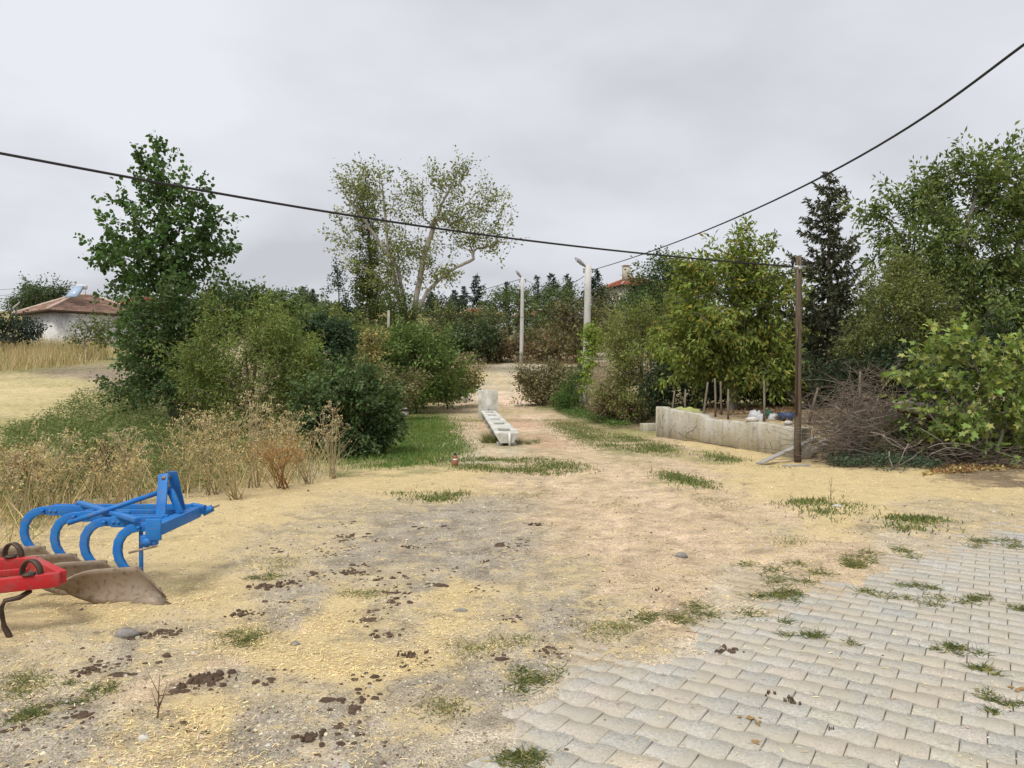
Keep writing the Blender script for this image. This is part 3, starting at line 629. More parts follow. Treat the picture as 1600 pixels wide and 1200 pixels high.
plant('large_walnut', 'large walnut tree filling the upper right corner', 'tree', 19.5, 1500,
      [(1480,400,80,70), (1400,360,34,28), (1372,330,20,12), (1440,330,50,44), (1520,330,70,60), (1580,300,50,60), (1475,285,26,20), (1500,270,26,18), (1545,270,30,30), (1568,228,8,18), (1430,430,60,50), (1560,430,80,70), (1640,380,70,100), (1390,400,36,30), (1500,500,90,50), (1600,500,80,60), (1450,300,14,10), (1660,500,70,70), (1535,250,12,14)],
      450, 30000, .150, (.10, .135, .044), 36, stems=[[(1500,640), (1500,560), (1490,450), (1510,350), (1530,290)], [(1508,640,0,1), (1520,540), (1580,430), (1600,320)]], root_r=.12, tip_r=.006, clump=.19, shoot=.62, rise_=.6, bark='bark_grey', droop=.5, aspect=.42, alt=(.15, .17, .055), altp=.2, hang=.03, clumpvar=.35)
plant('plum_bush', 'tall olive green bushy tree between the spruce and the large walnut', 'tree', 18.2, 1410, [(1410,470,60,50), (1380,520,48,50), (1450,520,60,50), (1400,430,36,24), (1350,540,28,36), (1440,570,60,34)], 300, 15500, .085, (.125, .142, .048), 37, root_r=.09, clump=.19, aspect=.42)
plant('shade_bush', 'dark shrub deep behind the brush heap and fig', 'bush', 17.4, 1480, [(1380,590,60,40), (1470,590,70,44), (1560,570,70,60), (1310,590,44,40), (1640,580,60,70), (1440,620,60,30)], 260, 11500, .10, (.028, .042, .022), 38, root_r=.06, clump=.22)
plant('fig_tree', 'bright leafy fig bush with lobed leaves at the right edge', 'bush', 13.9, 1540, [(1540,590,50,36), (1500,560,40,26), (1590,560,40,30), (1470,600,36,26), (1560,640,60,36), (1610,620,50,50), (1500,655,50,24), (1450,572,26,16), (1480,540,24,14), (1575,690,40,20), (1440,605,22,14), (1640,590,40,60), (1415,590,18,10), (1430,640,26,14), (1470,680,40,16), (1530,700,40,12), (1620,690,40,24)],
      240, 4600, .125, (.15, .20, .06), 39, stems=[[(1548,705), (1545,650), (1535,590), (1510,555)], [(1552,705,0,1), (1575,640), (1600,575)], [(1544,705,0,1), (1510,650), (1470,600), (1450,575)]], root_r=.026, tip_r=.005, clump=.12, shoot=.42, bark='bark_pale', tmpl=FIG_T, aspect=.9, up=.8, alt=(.27, .28, .09), altp=.2, droop=.35, clumpvar=.4)
plant('roadside_shrub', 'grey-green shrub on the right verge of the far track', 'bush', 37, 865, [(850,605,30,26), (828,597,22,24), (880,610,30,26), (870,585,30,16), (845,622,34,14), (885,628,26,12)], 190, 7600, .12, (.14, .135, .068), 40, root_r=.04, clump=.22, mat='leaf_dull', alt=(.16, .12, .07), altp=.3)
plant('green_verge_bush', 'fresh green bush directly left of the concrete lamp pole foot', 'bush', 34.5, 893, [(893,610,20,26), (885,625,22,14), (905,590,12,16)], 90, 4200, .11, (.065, .115, .030), 41, root_r=.04, clump=.17, aspect=.3)
plant('pole_vine', 'bright yellow-green vine climbing the concrete lamp pole', 'vine', 34.1, 914, [(922,520,12,12), (926,545,10,14), (918,560,8,18), (916,590,7,20), (928,530,14,10)], 90, 1900, .13, (.19, .25, .045), 42, root_r=.03, tip_r=.008, clump=.14, stem_name='stems', droop=.7)
plant('dead_bramble', 'reddish-brown dried bramble mass right of the lamp pole foot', 'bramble', 27.5, 955, [(955,640,26,16), (980,645,36,16), (948,625,14,18)], 180, 2600, .10, (.21, .14, .09), 43, root_r=.03, tip_r=.006, clump=.2, mat='leaf_dull', stem_name='stems', alt=(.08, .09, .035), altp=.35)

# --- around the far houses
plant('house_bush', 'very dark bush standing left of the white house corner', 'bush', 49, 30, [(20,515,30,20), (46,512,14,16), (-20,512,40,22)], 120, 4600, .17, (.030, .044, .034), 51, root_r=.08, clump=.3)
plant('orchard_sapling', 'small light green tree with thin pale trunk before the white house', 'tree', 47, 136, [(138,516,20,16), (152,520,22,18), (122,534,10,8), (178,525,28,22)], 90, 1500, .17, (.085, .11, .035), 52, stems=[[(136,560), (132,535), (134,512)]], root_r=.07, tip_r=.012, clump=.28, bark='bark_pale')
plant('garden_tree', 'round green tree behind the tiled roof of the white house', 'tree', 74, 62, [(65,465,34,20), (90,455,14,12), (50,455,14,10), (35,475,22,14)], 140, 5000, .22, (.050, .075, .032), 53, root_r=.2, tip_r=.02, clump=.4)
plant('background_plum', 'dark green tree behind the spruce, filling the gap to the large walnut', 'tree', 33, 1360, [(1360,500,60,50), (1300,530,60,44), (1400,470,50,40), (1340,570,70,40), (1430,540,60,50), (1250,560,44,40)], 260, 10500, .15, (.060, .085, .036), 44, root_r=.12, clump=.3)
plant('background_cherry', 'dark green tree deep behind the large walnut', 'tree', 31, 1530, [(1540,480,90,60), (1480,540,70,50), (1600,540,80,60), (1660,480,60,60)], 240, 9500, .16, (.048, .07, .032), 45, root_r=.12, clump=.3)
plant('background_hazel', 'dark green trees closing the view behind the walnut by the wall', 'tree', 33, 1150, [(1100,520,50,50), (1160,490,60,50), (1220,520,50,50), (1190,570,70,40), (1110,580,60,36), (1060,560,40,40), (1250,480,30,50)], 280, 11000, .15, (.07, .10, .036), 48, root_r=.12, clump=.3)
plant('far_olive_bush', 'pale olive bush between the left hedge and the big poplar', 'bush', 38, 560, [(550,530,44,30), (510,510,44,30), (590,540,34,26), (470,500,40,26)], 200, 8200, .14, (.13, .15, .05), 49, root_r=.07, clump=.24)
plant('elder_bush', 'fresh yellow-green bush between the dark bramble and the willow shrub', 'bush', 19.5, 470, [(470,580,34,40), (440,545,36,36), (490,600,30,30), (455,610,36,30)], 170, 7600, .10, (.15, .185, .05), 50, root_r=.05, clump=.15, shoot=.5, rise_=.9, aspect=.34)
plant('low_thicket', 'low dull green scrub along the left edge of the track behind the stump', 'bush', 40, 690, [(660,610,40,16), (700,612,36,16), (620,608,40,20), (725,606,20,12)], 150, 5200, .12, (.12, .13, .055), 46, root_r=.04, clump=.22, mat='leaf_dull', alt=(.24, .19, .09), altp=.4)
plant('verge_scrub', 'low olive scrub between the lamp pole foot and the reddish bramble', 'bush', 32, 935, [(950,630,18,16), (968,640,30,14), (990,650,30,12)], 130, 4600, .10, (.12, .125, .055), 47, root_r=.03, clump=.2, mat='leaf_dull', alt=(.2, .14, .08), altp=.4)
plant('heap_shrub', 'loose green shrub growing through the right half of the brush heap', 'bush', 14.4, 1440, [(1440,690,34,20), (1410,680,26,16), (1470,680,30,18), (1380,700,22,12)], 90, 1900, .085, (.10, .13, .045), 55, root_r=.02, clump=.12)
FAR = 'trees on the wooded village slope'
def far_tree(name, label, d, base, blobs, seed, color=FARG, leaves=3000, leaf=.26, cat='tree', **kw):
    return plant(name, label, cat, d, base, blobs, max(50, leaves // 38), leaves, leaf, color, seed, root_r=.16, tip_r=.02, clump=.42, group=FAR, mat='leaf_dull', **kw)
far_tree('slope_tree', 'round dark green tree just left of the thin concrete pole on the slope', 88, 795, [(790,470,34,22), (770,480,24,18), (812,478,22,18)], 61)
far_tree('slope_tree', 'green tree just right of the thin concrete pole on the slope', 86, 850, [(850,480,34,22), (880,470,28,22), (870,500,30,20)], 62)
far_tree('slope_tree', 'dark tree on the slope left of the lamp pole head', 92, 900, [(900,470,28,22), (880,490,30,20), (930,470,24,26)], 63, (.055, .078, .036))
far_tree('slope_tree', 'twiggy grey-green tree in front of the far house with the grey chimney', 80, 955, [(955,475,26,22), (940,490,24,20), (975,480,16,18)], 64, (.085, .092, .050), 1500)
far_tree('slope_tree', 'pale olive tree on the slope right of the forked poplar', 76, 705, [(700,500,34,18), (690,515,34,18), (725,505,24,18)], 65, (.105, .12, .052))
far_tree('slope_bush', 'dark rounded bush on the slope above the track end', 66, 745, [(742,530,34,24), (720,540,24,18), (765,525,22,20)], 66, (.050, .074, .032), cat='bush')
far_tree('slope_bush', 'brown scrub bush left of the thin concrete pole foot', 68, 785, [(780,545,30,20), (800,550,20,16), (760,552,20,12)], 67, (.15, .115, .068), cat='bush')
far_tree('slope_bush', 'reddish-brown scrub right of the thin concrete pole foot', 66, 865, [(860,545,34,20), (890,535,24,24), (840,552,22,14)], 68, (.16, .115, .065), cat='bush', alt=(.08, .09, .04), altp=.3)
far_tree('slope_bush', 'tall brown-green scrub behind the concrete lamp pole', 60, 905, [(905,525,34,30), (890,500,26,22), (930,510,24,30)], 69, (.115, .105, .055), cat='bush')
far_tree('slope_tree', 'low green tree behind the left hedge under two far spires', 82, 485, [(480,480,30,18), (500,490,30,20), (460,490,26,16)], 70, (.070, .090, .042))
far_tree('slope_tree', 'bluish green tree at the far left end of the distant hedge', 78, 425, [(420,478,36,18), (440,485,34,16)], 71, (.075, .098, .052))
far_tree('slope_tree', 'green tree crown between columnar poplar and left hedge top', 72, 550, [(550,505,34,20), (525,515,30,20)], 72, (.080, .100, .040))
far_tree('slope_tree', 'distant tree line crown behind the white house chimney side', 95, 195, [(190,478,30,14), (215,480,30,18)], 73)
far_tree('slope_tree', 'dark tree on the skyline just right of the forked poplar trunk', 110, 685, [(690,478,26,12), (715,476,18,10), (670,482,20,14)], 74, (.042, .06, .036))
far_tree('slope_tree', 'wide green tree on the skyline behind the thin concrete pole', 120, 830, [(830,462,36,14), (800,462,26,14), (860,458,26,14)], 75, (.060, .085, .038))
far_tree('slope_tree', 'dark tree beside the far chimney house, hidden by the thicket', 100, 1010, [(1015,455,26,30), (1035,470,40,30)], 76, (.045, .066, .032))
far_tree('slope_tree', 'small tree at the horizon above the white house field', 105, 320, [(320,478,40,18), (360,480,40,18)], 77)
far_tree('slope_tree', 'bushy olive tree covering the wall of the low red-roofed house', 84, 738, [(728,510,24,14), (752,505,26,16), (770,502,18,14)], 78, (.12, .135, .058), 2600)
far_tree('slope_tree', 'green tree hiding the wall beneath the small orange-red roof', 82, 833, [(838,512,28,15), (822,518,20,14), (815,505,12,12)], 79, (.095, .12, .05), 2600)
far_tree('slope_tree', 'dull green tree on the slope beside the lamp pole, below the chimney house', 78, 985, [(985,480,30,16), (1005,495,30,26), (960,505,30,24)], 80, (.09, .105, .05), 2600)
far_tree('slope_bush', 'low brown-green scrub on the slope between the two concrete poles', 70, 845, [(845,530,30,16), (870,520,26,16), (820,540,20,14)], 92, (.13, .115, .06), 2600, cat='bush')
CON = 'dark conifers on the skyline'
for a in (('tallest dark conifer on the skyline, right of the forked poplar', 112, 745, 428, 19, 81), ('slim conifer immediately left of the tallest skyline conifer', 116, 725, 447, 11, 82), ('second conifer left of the tallest skyline conifer', 118, 709, 453, 13, 83),
          ('small far conifer nearest the forked poplar trunk', 124, 674, 456, 11, 84), ('broad dark conifer between the two concrete poles', 96, 861, 426, 20, 85), ('narrow conifer between the broad conifer and the lamp pole', 98, 887, 428, 13, 86),
          ('conifer directly right of the lamp pole head', 90, 932, 421, 18, 87), ('bare-topped thin conifer just right of the thin concrete pole', 112, 839, 430, 6, 88), ('left one of two small spires above the left hedge', 118, 473, 449, 12, 89), ('right one of two small spires above the left hedge', 120, 489, 453, 9, 90),
          ('thin dark spire above the round tree by the thin pole', 118, 792, 440, 6, 91)):
    spruce('skyline_conifer', a[0], a[1], a[2], a[3], a[4] * 1.35, a[5], (.030, .045, .036), 18, CON, 1.0, leaf=.46)

# ------------------------------------------------------------------ houses
M['plaster'] = plain_mat('white_plaster', (.74, .73, .72), (.58, .57, .55), 1.2, .9, .2, .01, fine=6)
M['plaster_cream'] = plain_mat('cream_plaster', (.55, .50, .42), (.42, .38, .31), 1.0, .9, .2, .01)
M['tile'] = plain_mat('roof_tile', (.40, .27, .21), (.30, .20, .155), 1.4, .85, .3, .01, fine=9, attr=True)
M['tile_red'] = plain_mat('red_roof_tile', (.42, .15, .09), (.32, .12, .08), 1.2, .8, .3, .01, fine=7, attr=True)
M['ridge'] = plain_mat('ridge_mortar', (.58, .48, .40), (.42, .32, .26), 3, .9, .3, .01)
M['dark_wood'] = plain_mat('eave_wood', (.07, .045, .03), (.04, .03, .02), 6, .8, .2, .01)
M['white_paint'] = plain_mat('white_paint', (.72, .72, .70), (.60, .60, .57), 5, .5, .1, .004)
m, nt, b = new_mat('window_glass'); b.inputs['Base Color'].default_value = (.02, .025, .03, 1); b.inputs['Roughness'].default_value = .08; b.inputs['Specular IOR Level'].default_value = .6; M['glass'] = m
M['grey_metal'] = plain_mat('galvanised_metal', (.42, .43, .44), (.30, .31, .32), 9, .45, .15, .004, metal=.6)
def hip_house(name, label, C, r, Lr, Ll, wall_h, rise_, ridge, tile, wallm, over=.5, courses=13, windows=(), chimney=None, group=None):
    r = A3(r[0], r[1], 0); r /= np.linalg.norm(r); l = A3(-r[1], r[0], 0); U = A3(0, 0, 1); C = A3(*C); root = thing(name, label, 'house', tuple(C), group)
    pt = lambda a, b_, z: C + r * a + l * b_ + U * z
    w = MB(); v = [pt(a, b_, z) for z in (-1.5, wall_h) for a, b_ in ((0, 0), (Lr, 0), (Lr, Ll), (0, Ll))]; w.add(v, BOXF); w.build('wall', M[wallm], root)
    e = [pt(-over, -over, wall_h), pt(Lr + over, -over, wall_h), pt(Lr + over, Ll + over, wall_h), pt(-over, Ll + over, wall_h)]
    so = MB(); so.add([p + U * .002 for p in e] + [p + U * .14 for p in e], BOXF); so.build('eave', M['dark_wood'], root)
    R0, R1 = pt(Lr / 2 - ridge / 2, Ll / 2, wall_h + rise_), pt(Lr / 2 + ridge / 2, Ll / 2, wall_h + rise_); up = U * .15
    faces = [(e[0], e[1], R0, R1), (e[1], e[2], R1, R1), (e[2], e[3], R1, R0), (e[3], e[0], R0, R0)]; rl_ = random.Random(hash(label) % 1000)
    for a, b_, c_, d_ in faces:
        q = MB(); nrm = unit(np.cross(b_ - a, c_ - a))
        for k in range(courses):
            t0, t1 = k / courses, (k + 1) / courses; A0, B0, A1, B1 = a + (c_ - a) * t0, b_ + (d_ - b_) * t0, a + (c_ - a) * t1, b_ + (d_ - b_) * t1
            li = nrm * .075; n = max(1, int(np.linalg.norm(B0 - A0) / .9)); s_ = np.linspace(0, 1, n + 1)
            for j in range(n):
                x0, x1 = s_[j], s_[j + 1]; tint = rl_.uniform(.75, 1.25)
                q.add([A0 + (B0 - A0) * x0 + up, A0 + (B0 - A0) * x1 + up, A0 + (B0 - A0) * x1 + up + li, A0 + (B0 - A0) * x0 + up + li, A1 + (B1 - A1) * x1 + up, A1 + (B1 - A1) * x0 + up],
                      [(0, 1, 2, 3), (3, 2, 4, 5)], (tint, tint * rl_.uniform(.92, 1.06), tint))
        q.build('roof_slope', M[tile], root)
    for p, q_ in [(e[0], R0), (e[1], R1), (e[2], R1), (e[3], R0), (R0, R1)]:
        if np.linalg.norm(p - q_) < .1: continue
        MB().tube([p + up + U * .05, q_ + up + U * .06], .10, 6).build('ridge_tiles', M['ridge'], root)
    for face, s_, z_, ww, hh in windows:
        o_, dv, nv = (pt(0, 0, 0), r, -l) if face == 'r' else (pt(0, 0, 0), l, -r)
        c0 = o_ + dv * s_ + U * z_; fr = MB(); t_ = .09
        for da, dz, sa, sz in ((0, hh / 2, ww + t_, t_), (0, -hh / 2, ww + t_, t_), (-ww / 2, 0, t_, hh - t_), (ww / 2, 0, t_, hh - t_), (0, 0, .05, hh - t_)):
            p = c0 + dv * da + U * dz; fr.bar(p - dv * sa / 2 + nv * .02, p + dv * sa / 2 + nv * .02, .07, sz)
        wi = fr.build('window', M['white_paint'], root); gl = MB(); gl.bar(c0 - dv * ww / 2 + nv * .004, c0 + dv * ww / 2 + nv * .004, .012, hh)
        o = gl.build('pane', M['glass'], root, relative=True); o.parent = wi
    if chimney:
        a, b_, hh, s_ = chimney; p = pt(a, b_, wall_h + rise_ * .5); ch = MB(); rz = math.atan2(r[1], r[0]); ch.box(p[0], p[1], p[2] + hh / 2, s_, s_, hh, rz); o = ch.build('chimney', M['plaster_cream'], root)
        cp = MB(); cp.box(p[0], p[1], p[2] + hh + .16, s_ * 1.25, s_ * 1.25, .08, rz)
        for sx in (-1, 1):
            for sy in (-1, 1): cp.box(p[0] + sx * s_ * .36, p[1] + sy * s_ * .36, p[2] + hh + .06, .1, .1, .12, rz)
        k = cp.build('chimney_cap', M['ridge'], root); k.parent = o
    return root, pt
hC = P(82, 548, 55.0); hC[2] = float(terr(hC[0], hC[1]))
hwall = P(82, 488, 55)[2] - hC[2]
house, hpt = hip_house('village_house', 'single-storey white house with weathered brown tiled hip roof at far left', hC, (.62, .785), 6.8, 5.6, hwall, 1.5, 1.2, 'tile', 'plaster', windows=(('l', 2.2, 1.5, 1.0, 1.2),))
hip_house('village_house', 'roof corner of a second tiled house peeping behind the white house', on(-34.0, 70.5), (.5, .866), 6, 7, P(180, 478, 70)[2] - float(terr(-34.0, 70.5)), 1.1, 1.5, 'tile_red', 'plaster')
hB = on((973 - 800) / FPX * 112, 112); hip_house('village_house', 'far house with bright red roof and grey chimney above the thicket', hB, (.93, .36), 8.5, 8, P(960, 447, 112)[2] - hB[2], 1.7, 2.5, 'tile_red', 'plaster_cream', windows=(('r', 1.4, P(980, 458, 112)[2] - hB[2] - .3, 1.3, 1.7), ('r', 5.5, P(980, 458, 112)[2] - hB[2] - .3, 1.3, 1.7)), chimney=(1.7, 2.0, 2.3, .9))
hD = on((722 - 800) / FPX * 98, 98); hip_house('village_house', 'low red-roofed house half hidden left of the thin pole', hD, (.97, .25), 5.2, 6, P(735, 493, 98)[2] - hD[2], 1.0, 2.0, 'tile_red', 'plaster', windows=(('r', 1.2, 1.6, .9, 1.1), ('r', 3.0, 1.6, .9, 1.1)))
hE = on((822 - 800) / FPX * 100, 100); hip_house('village_house', 'small orange-red roof right behind the thin concrete pole', hE, (.95, .31), 4.2, 5, P(835, 494, 100)[2] - hE[2], .9, 1.6, 'tile_red', 'plaster')
# on the white house: solar heater and dish
sp = hpt(2.6, 2.6, hwall + 1.3); sol = thing('solar_water_heater', 'pale blue solar water heater with tank on the white house roof', 'solar heater', tuple(sp))
pn = MB(); qd = [P(103, 464, 56.6), P(121, 464, 56.6), P(131, 447, 57.5), P(118, 447, 57.5)]; nq = unit(np.cross(qd[1] - qd[0], qd[3] - qd[0])); pn.add([a - nq * .05 for a in qd] + [a + nq * .05 for a in qd], BOXF); m, nt, b = new_mat('solar_glass'); b.inputs['Base Color'].default_value = (.36, .46, .60, 1); b.inputs['Roughness'].default_value = .12; b.inputs['Specular IOR Level'].default_value = .8
pn.build('panel', m, sol)
for a, c_ in ((0, 3), (1, 2)): MB().tube([qd[a] - nq * .09, qd[c_] - nq * .09], .04, 5).build('rail', M['grey_metal'], sol)
MB().tube([qd[3] + A3(-.05, .3, -.05), qd[2] + A3(.05, .3, -.05)], .19, 14).build('tank', M['white_paint'], sol, smooth=True)
for k_, (a, c_) in enumerate(((.35, -.5), (.5, .5))): MB().tube([sp + A3(a, c_, -.1), sp + A3(a, c_, 1.0)], .03, 5).build('leg', M['grey_metal'], sol)
dp = P(25, 488, 53.5); dish = thing('satellite_dish', 'white satellite dish on a post left of the white house roof', 'satellite dish', tuple(on(dp[0], dp[1])))
MB().tube([on(dp[0], dp[1], -.2), dp + A3(0, 0, .1)], .035, 6).build('post', M['grey_metal'], dish)
q = MB(); nn = unit(A3(-.55, -.42, .72)); a1 = unit(np.cross(nn, A3(0, 0, 1))); a2 = np.cross(nn, a1); cdp = dp + A3(.05, -.1, .35); rings = []
for r_ in (0.02, .14, .25, .35, .43):
    for th in np.arange(16) * math.pi / 8: rings.append(cdp + (a1 * math.cos(th) + a2 * math.sin(th) * 1.1) * r_ + nn * (r_ * r_ * .42))
q.add(rings, [(k * 16 + j, k * 16 + (j + 1) % 16, k * 16 + 16 + (j + 1) % 16, k * 16 + 16 + j) for k in range(4) for j in range(16)]); dsh = q.build('reflector', M['white_paint'], dish, smooth=True); dsh.modifiers.new('thick', 'SOLIDIFY').thickness = .03
MB().tube([cdp + a2 * .6, cdp + nn * .55], .02, 5).tube([cdp + nn * .5, cdp + nn * .62], .05, 6).build('arm', M['grey_metal'], dish)

# ------------------------------------------------------------------ poles, lamps and cables
m, nt, b = new_mat('pole_concrete'); h = NT(nt)
f1 = h.noise(5, 5, .6, h.scaled(1, 1, .25)); f2 = h.noise(60, 3, .6)
c = h.mix(h.ramp(f1, [(.35, 0.0), (.7, 1.0)]), (.62, .61, .58), (.46, .45, .42)); c = h.mix(1.0, c, h.ramp(f2, [(.3, .82), (.7, 1.1)]), 'MULTIPLY')
h.l(c, b.inputs['Base Color']); b.inputs['Roughness'].default_value = .9; h.bump(f2, b, .3, .006); M['pole'] = m
m, nt, b = new_mat('weathered_pole_wood'); h = NT(nt)
f1 = h.noise(14, 6, .65, h.scaled(1, 1, .06)); f2 = h.noise(60, 4, .6, h.scaled(1, 1, .05))
c = h.mix(h.ramp(f1, [(.35, 0.0), (.65, 1.0)]), (.15, .11, .078), (.062, .047, .035)); c = h.mix(h.ramp(f2, [(.55, 0.0), (.7, .7)]), c, (.28, .23, .17))
h.l(c, b.inputs['Base Color']); b.inputs['Roughness'].default_value = .92; h.bump(f2, b, .8, .012); M['pole_wood'] = m
M['rubber'] = plain_mat('black_cable', (.018, .018, .019), (.03, .03, .03), 20, .6, .2, .002)
M['lamp_grey'] = plain_mat('lamp_housing', (.30, .31, .32), (.22, .22, .23), 9, .5, .1, .003)
M['lamp_glass'] = plain_mat('lamp_glass', (.62, .62, .58), (.5, .5, .47), 9, .2, 0)
def street_pole(label, base, top, r0, r1, lamp, scale=1.0):
    base, top = A3(*base), A3(*top); root = thing('lamp_pole', label, 'pole', tuple(base))
    ps = np.linspace(0, 1, 7)[:, None]; MB().tube(base * (1 - ps) + top * ps - A3(0, 0, .15) * (1 - ps), np.linspace(r0, r1, 7), 10).build('shaft', M['pole'], root, smooth=True)
    e1 = top + A3(0, 0, -.16 * scale); el = e1 + A3(*lamp[0]) ; MB().tube([e1, e1 + (el - e1) * .55 + A3(0, 0, .03), el], .035 * scale, 6).build('lamp_arm', M['grey_metal'], root)
    dl = unit(A3(*lamp[1])); hd = MB(); hd.tube([el - dl * .08, el + dl * .12 * scale, el + dl * .45 * scale, el + dl * .72 * scale], np.array([.05, .10, .13, .05]) * scale, 10); lo = hd.build('lamp_head', M['lamp_grey'], root, smooth=True)
    gl = MB(); gl.tube([el + dl * .18 * scale - A3(0, 0, .05 * scale), el + dl * .62 * scale - A3(0, 0, .05 * scale)], .085 * scale, 8); go = gl.build('lamp_lens', M['lamp_glass'], root); go.parent = lo
    br = MB(); br.bar(top + A3(-.32, 0, -.22) * scale, top + A3(.32, 0, -.22) * scale, .05 * scale, .07 * scale); br.build('bracket', M['grey_metal'], root)
    for sx in (-1, 1):
        p = top + A3(.26 * sx, 0, -.26) * scale; MB().tube([p, p - A3(0, 0, .08) * scale, p - A3(0, 0, .2) * scale], np.array([.03, .06, .035]) * scale, 8).build('insulator', M['lamp_grey'], root)
    return root
b1 = G(915, 638); t1 = P(919, 415, b1[1]); street_pole('tall concrete street lamp pole with vine growing up it', b1, t1, .19, .15, ((-.20, -.05, .12), (-.75, -.1, .62)), .78)
b2 = on((814.5 - 800) / FPX * 65.5, 65.5); t2 = P(816.5, 433, 65.5); street_pole('far thin concrete lamp pole at the end of the track', b2, t2, .19, .14, ((-.12, 0, .14), (-.6, -.1, .75)), 1.0)
b3 = G(1247, 722); t3 = P(1248, 402, b3[1]); wp = thing('wooden_pole', 'weathered brown wooden cable pole beside the brush heap', 'pole', tuple(b3))
ps = np.linspace(0, 1, 9)[:, None]; MB().tube(b3 * (1 - ps) + t3 * ps - A3(0, 0, .1) * (1 - ps) + np.random.default_rng(2).normal(0, .004, (9, 3)), np.linspace(.066, .050, 9), 10).build('shaft', M['pole_wood'], wp, smooth=True)
MB().bar(b3 + A3(-.055, -.055, .9), t3 + A3(-.045, -.045, -.05), .05, .03, up=(0, 1, 0)).build('batten', M['pole_wood'], wp)
pin = MB(); pin.bar(t3 + A3(-.16, -.05, -.19), t3 + A3(.12, -.05, -.19), .03, .04); pin.build('bracket', M['grey_metal'], wp)
for sx in (-.14, .10): MB().tube([t3 + A3(sx, -.05, -.17), t3 + A3(sx, -.05, -.10), t3 + A3(sx, -.05, -.05)], [.02, .035, .015], 8).build('insulator', M['rubber'], wp)
MB().tube([t3 + A3(0, 0, -.24), t3 + A3(0, 0, -.20)], .072, 10).build('clamp_ring', M['grey_metal'], wp)
b4 = on((607 - 800) / FPX * 44, 44); sp_ = MB().tube([b4 - A3(0, 0, .1), P(607, 520, 44), P(607.5, 485, 44)], [.085, .08, .07], 7).build('wooden_post', M['bark_pale'], loc=tuple(b4), smooth=True); tag(sp_, 'bare pale post left of the forked poplar trunks', 'post')
def cable(label, pts, r, name='power_cable', sides=6):
    pts = np.asarray(pts, float); t = np.linspace(0, 1, len(pts)); f = np.linspace(0, 1, 40)
    c = np.stack([np.polyval(np.polyfit(t, pts[:, j], min(3, len(pts) - 1)), f) for j in range(3)], 1)
    return tag(MB().tube(c, r, sides).build(name, M['rubber'], loc=tuple(c[0]), smooth=True), label, 'cable')
def on_plane(px, py, p, q):           # where that line of sight crosses the upright plane through p and q
    s = (px - 800) / FPX; d = q - p; t = (s * p[1] - p[0]) / (d[0] - s * d[1]); y = p[1] + t * d[1]; return P(px, py, y)
pA = t3 + A3(-.12, -.05, -.15); qA = A3(-5.4, 8.1, 0)
ca = [pA] + [on_plane(a, b_, pA, qA) for a, b_ in ((1100,409),(950,393),(800,374),(640,349),(480,322),(320,297),(160,270),(0,244))]; ext = ca[-1] - ca[-2]; ca += [ca[-1] + ext * 1.0 + A3(0, 0, .02), ca[-1] + ext * 2.2 + A3(0, 0, .10)]
cable('thick black twisted cable running from the wooden pole across to the left', ca, .0155)
pB = t1 + A3(.2, 0, -.2); qB = A3(5.4, 8.2, 0)
cb = [pB] + [on_plane(a, b_, pB, qB) for a, b_ in ((980,404),(1060,381),(1150,344),(1250,292),(1350,234),(1450,172),(1530,122),(1600,78))]; ext = cb[-1] - cb[-2]; cb += [cb[-1] + ext, cb[-1] + ext * 2.4 + A3(0, 0, .05)]
cable('black cable rising from the concrete lamp pole to the upper right corner', cb, .016)
pe = P(917, 505, b1[1] - .2); cable('thin sagging cable linking the wooden pole and the concrete lamp pole', [t3 + A3(-.02, -.06, -.28), on_plane(1180, 440, t3, pe), on_plane(1080, 468, t3, pe), on_plane(990, 490, t3, pe), pe], .011)
g_end = on(t3[0] + 1.45, t3[1] + .6); cable('thin slanting guy wire right of the wooden pole', [t3 + A3(.03, 0, -.25), (t3 + g_end) / 2 + A3(.0, 0, -.12), g_end], .006, 'guy_wire', 4)
tl = t2 + A3(-.2, 0, -.2); cable('far overhead wire from the thin pole towards the forked poplar', [tl, P(740, 457, 67), P(660, 470, 69), P(560, 462, 72)], .022, sides=4)
cable('far overhead wire between the thin pole and the lamp pole', [t2 + A3(.2, 0, -.2), P(860, 450, 50), t1 + A3(-.2, 0, -.5)], .016, sides=4)
cable('faint low wire passing in front of the slope bushes', [P(560, 490, 64), P(700, 494, 60), P(817, 496, 56), P(917, 494, b1[1] + 8)], .014, sides=4)
WIRES = 'faint wires above the field'
for k, y_ in enumerate((453, 462, 467)): cable(('topmost', 'middle', 'lowest')[k] + ' faint wire left of the white house', [P(-60, y_ + 4, 80), P(0, y_, 82), P(55, y_ - 4, 84)], .016, sides=4)

# ------------------------------------------------------------------ water trough
m, nt, b = new_mat('limewashed_concrete'); h = NT(nt); f1 = h.noise(2.6, 6, .65); f2 = h.noise(30, 4, .6)
c = h.mix(h.ramp(f1, [(.40, 0.0), (.66, .95)]), (.68, .68, .65), (.38, .37, .28)); c = h.mix(1.0, c, h.ramp(f2, [(.3, .8), (.7, 1.1)]), 'MULTIPLY')
h.l(c, b.inputs['Base Color']); b.inputs['Roughness'].default_value = .9; h.bump(f2, b, .35, .008); M['lime'] = m
m, nt, b = new_mat('trough_water'); b.inputs['Base Color'].default_value = (.012, .018, .012, 1); b.inputs['Roughness'].default_value = .1; M['water'] = m
nE, fE = A3(-.12, 17.95, 0), A3(-.93, 29.9, 0); dv = unit(fE - nE); sv = A3(dv[1], -dv[0], 0); tr = thing('water_trough', 'long white concrete cattle trough with upright head slab on the track', 'trough', tuple(nE))
Ltot = np.linalg.norm(fE - nE); ns = 5; sl = Ltot / ns; TOP, BOT = .315, .065
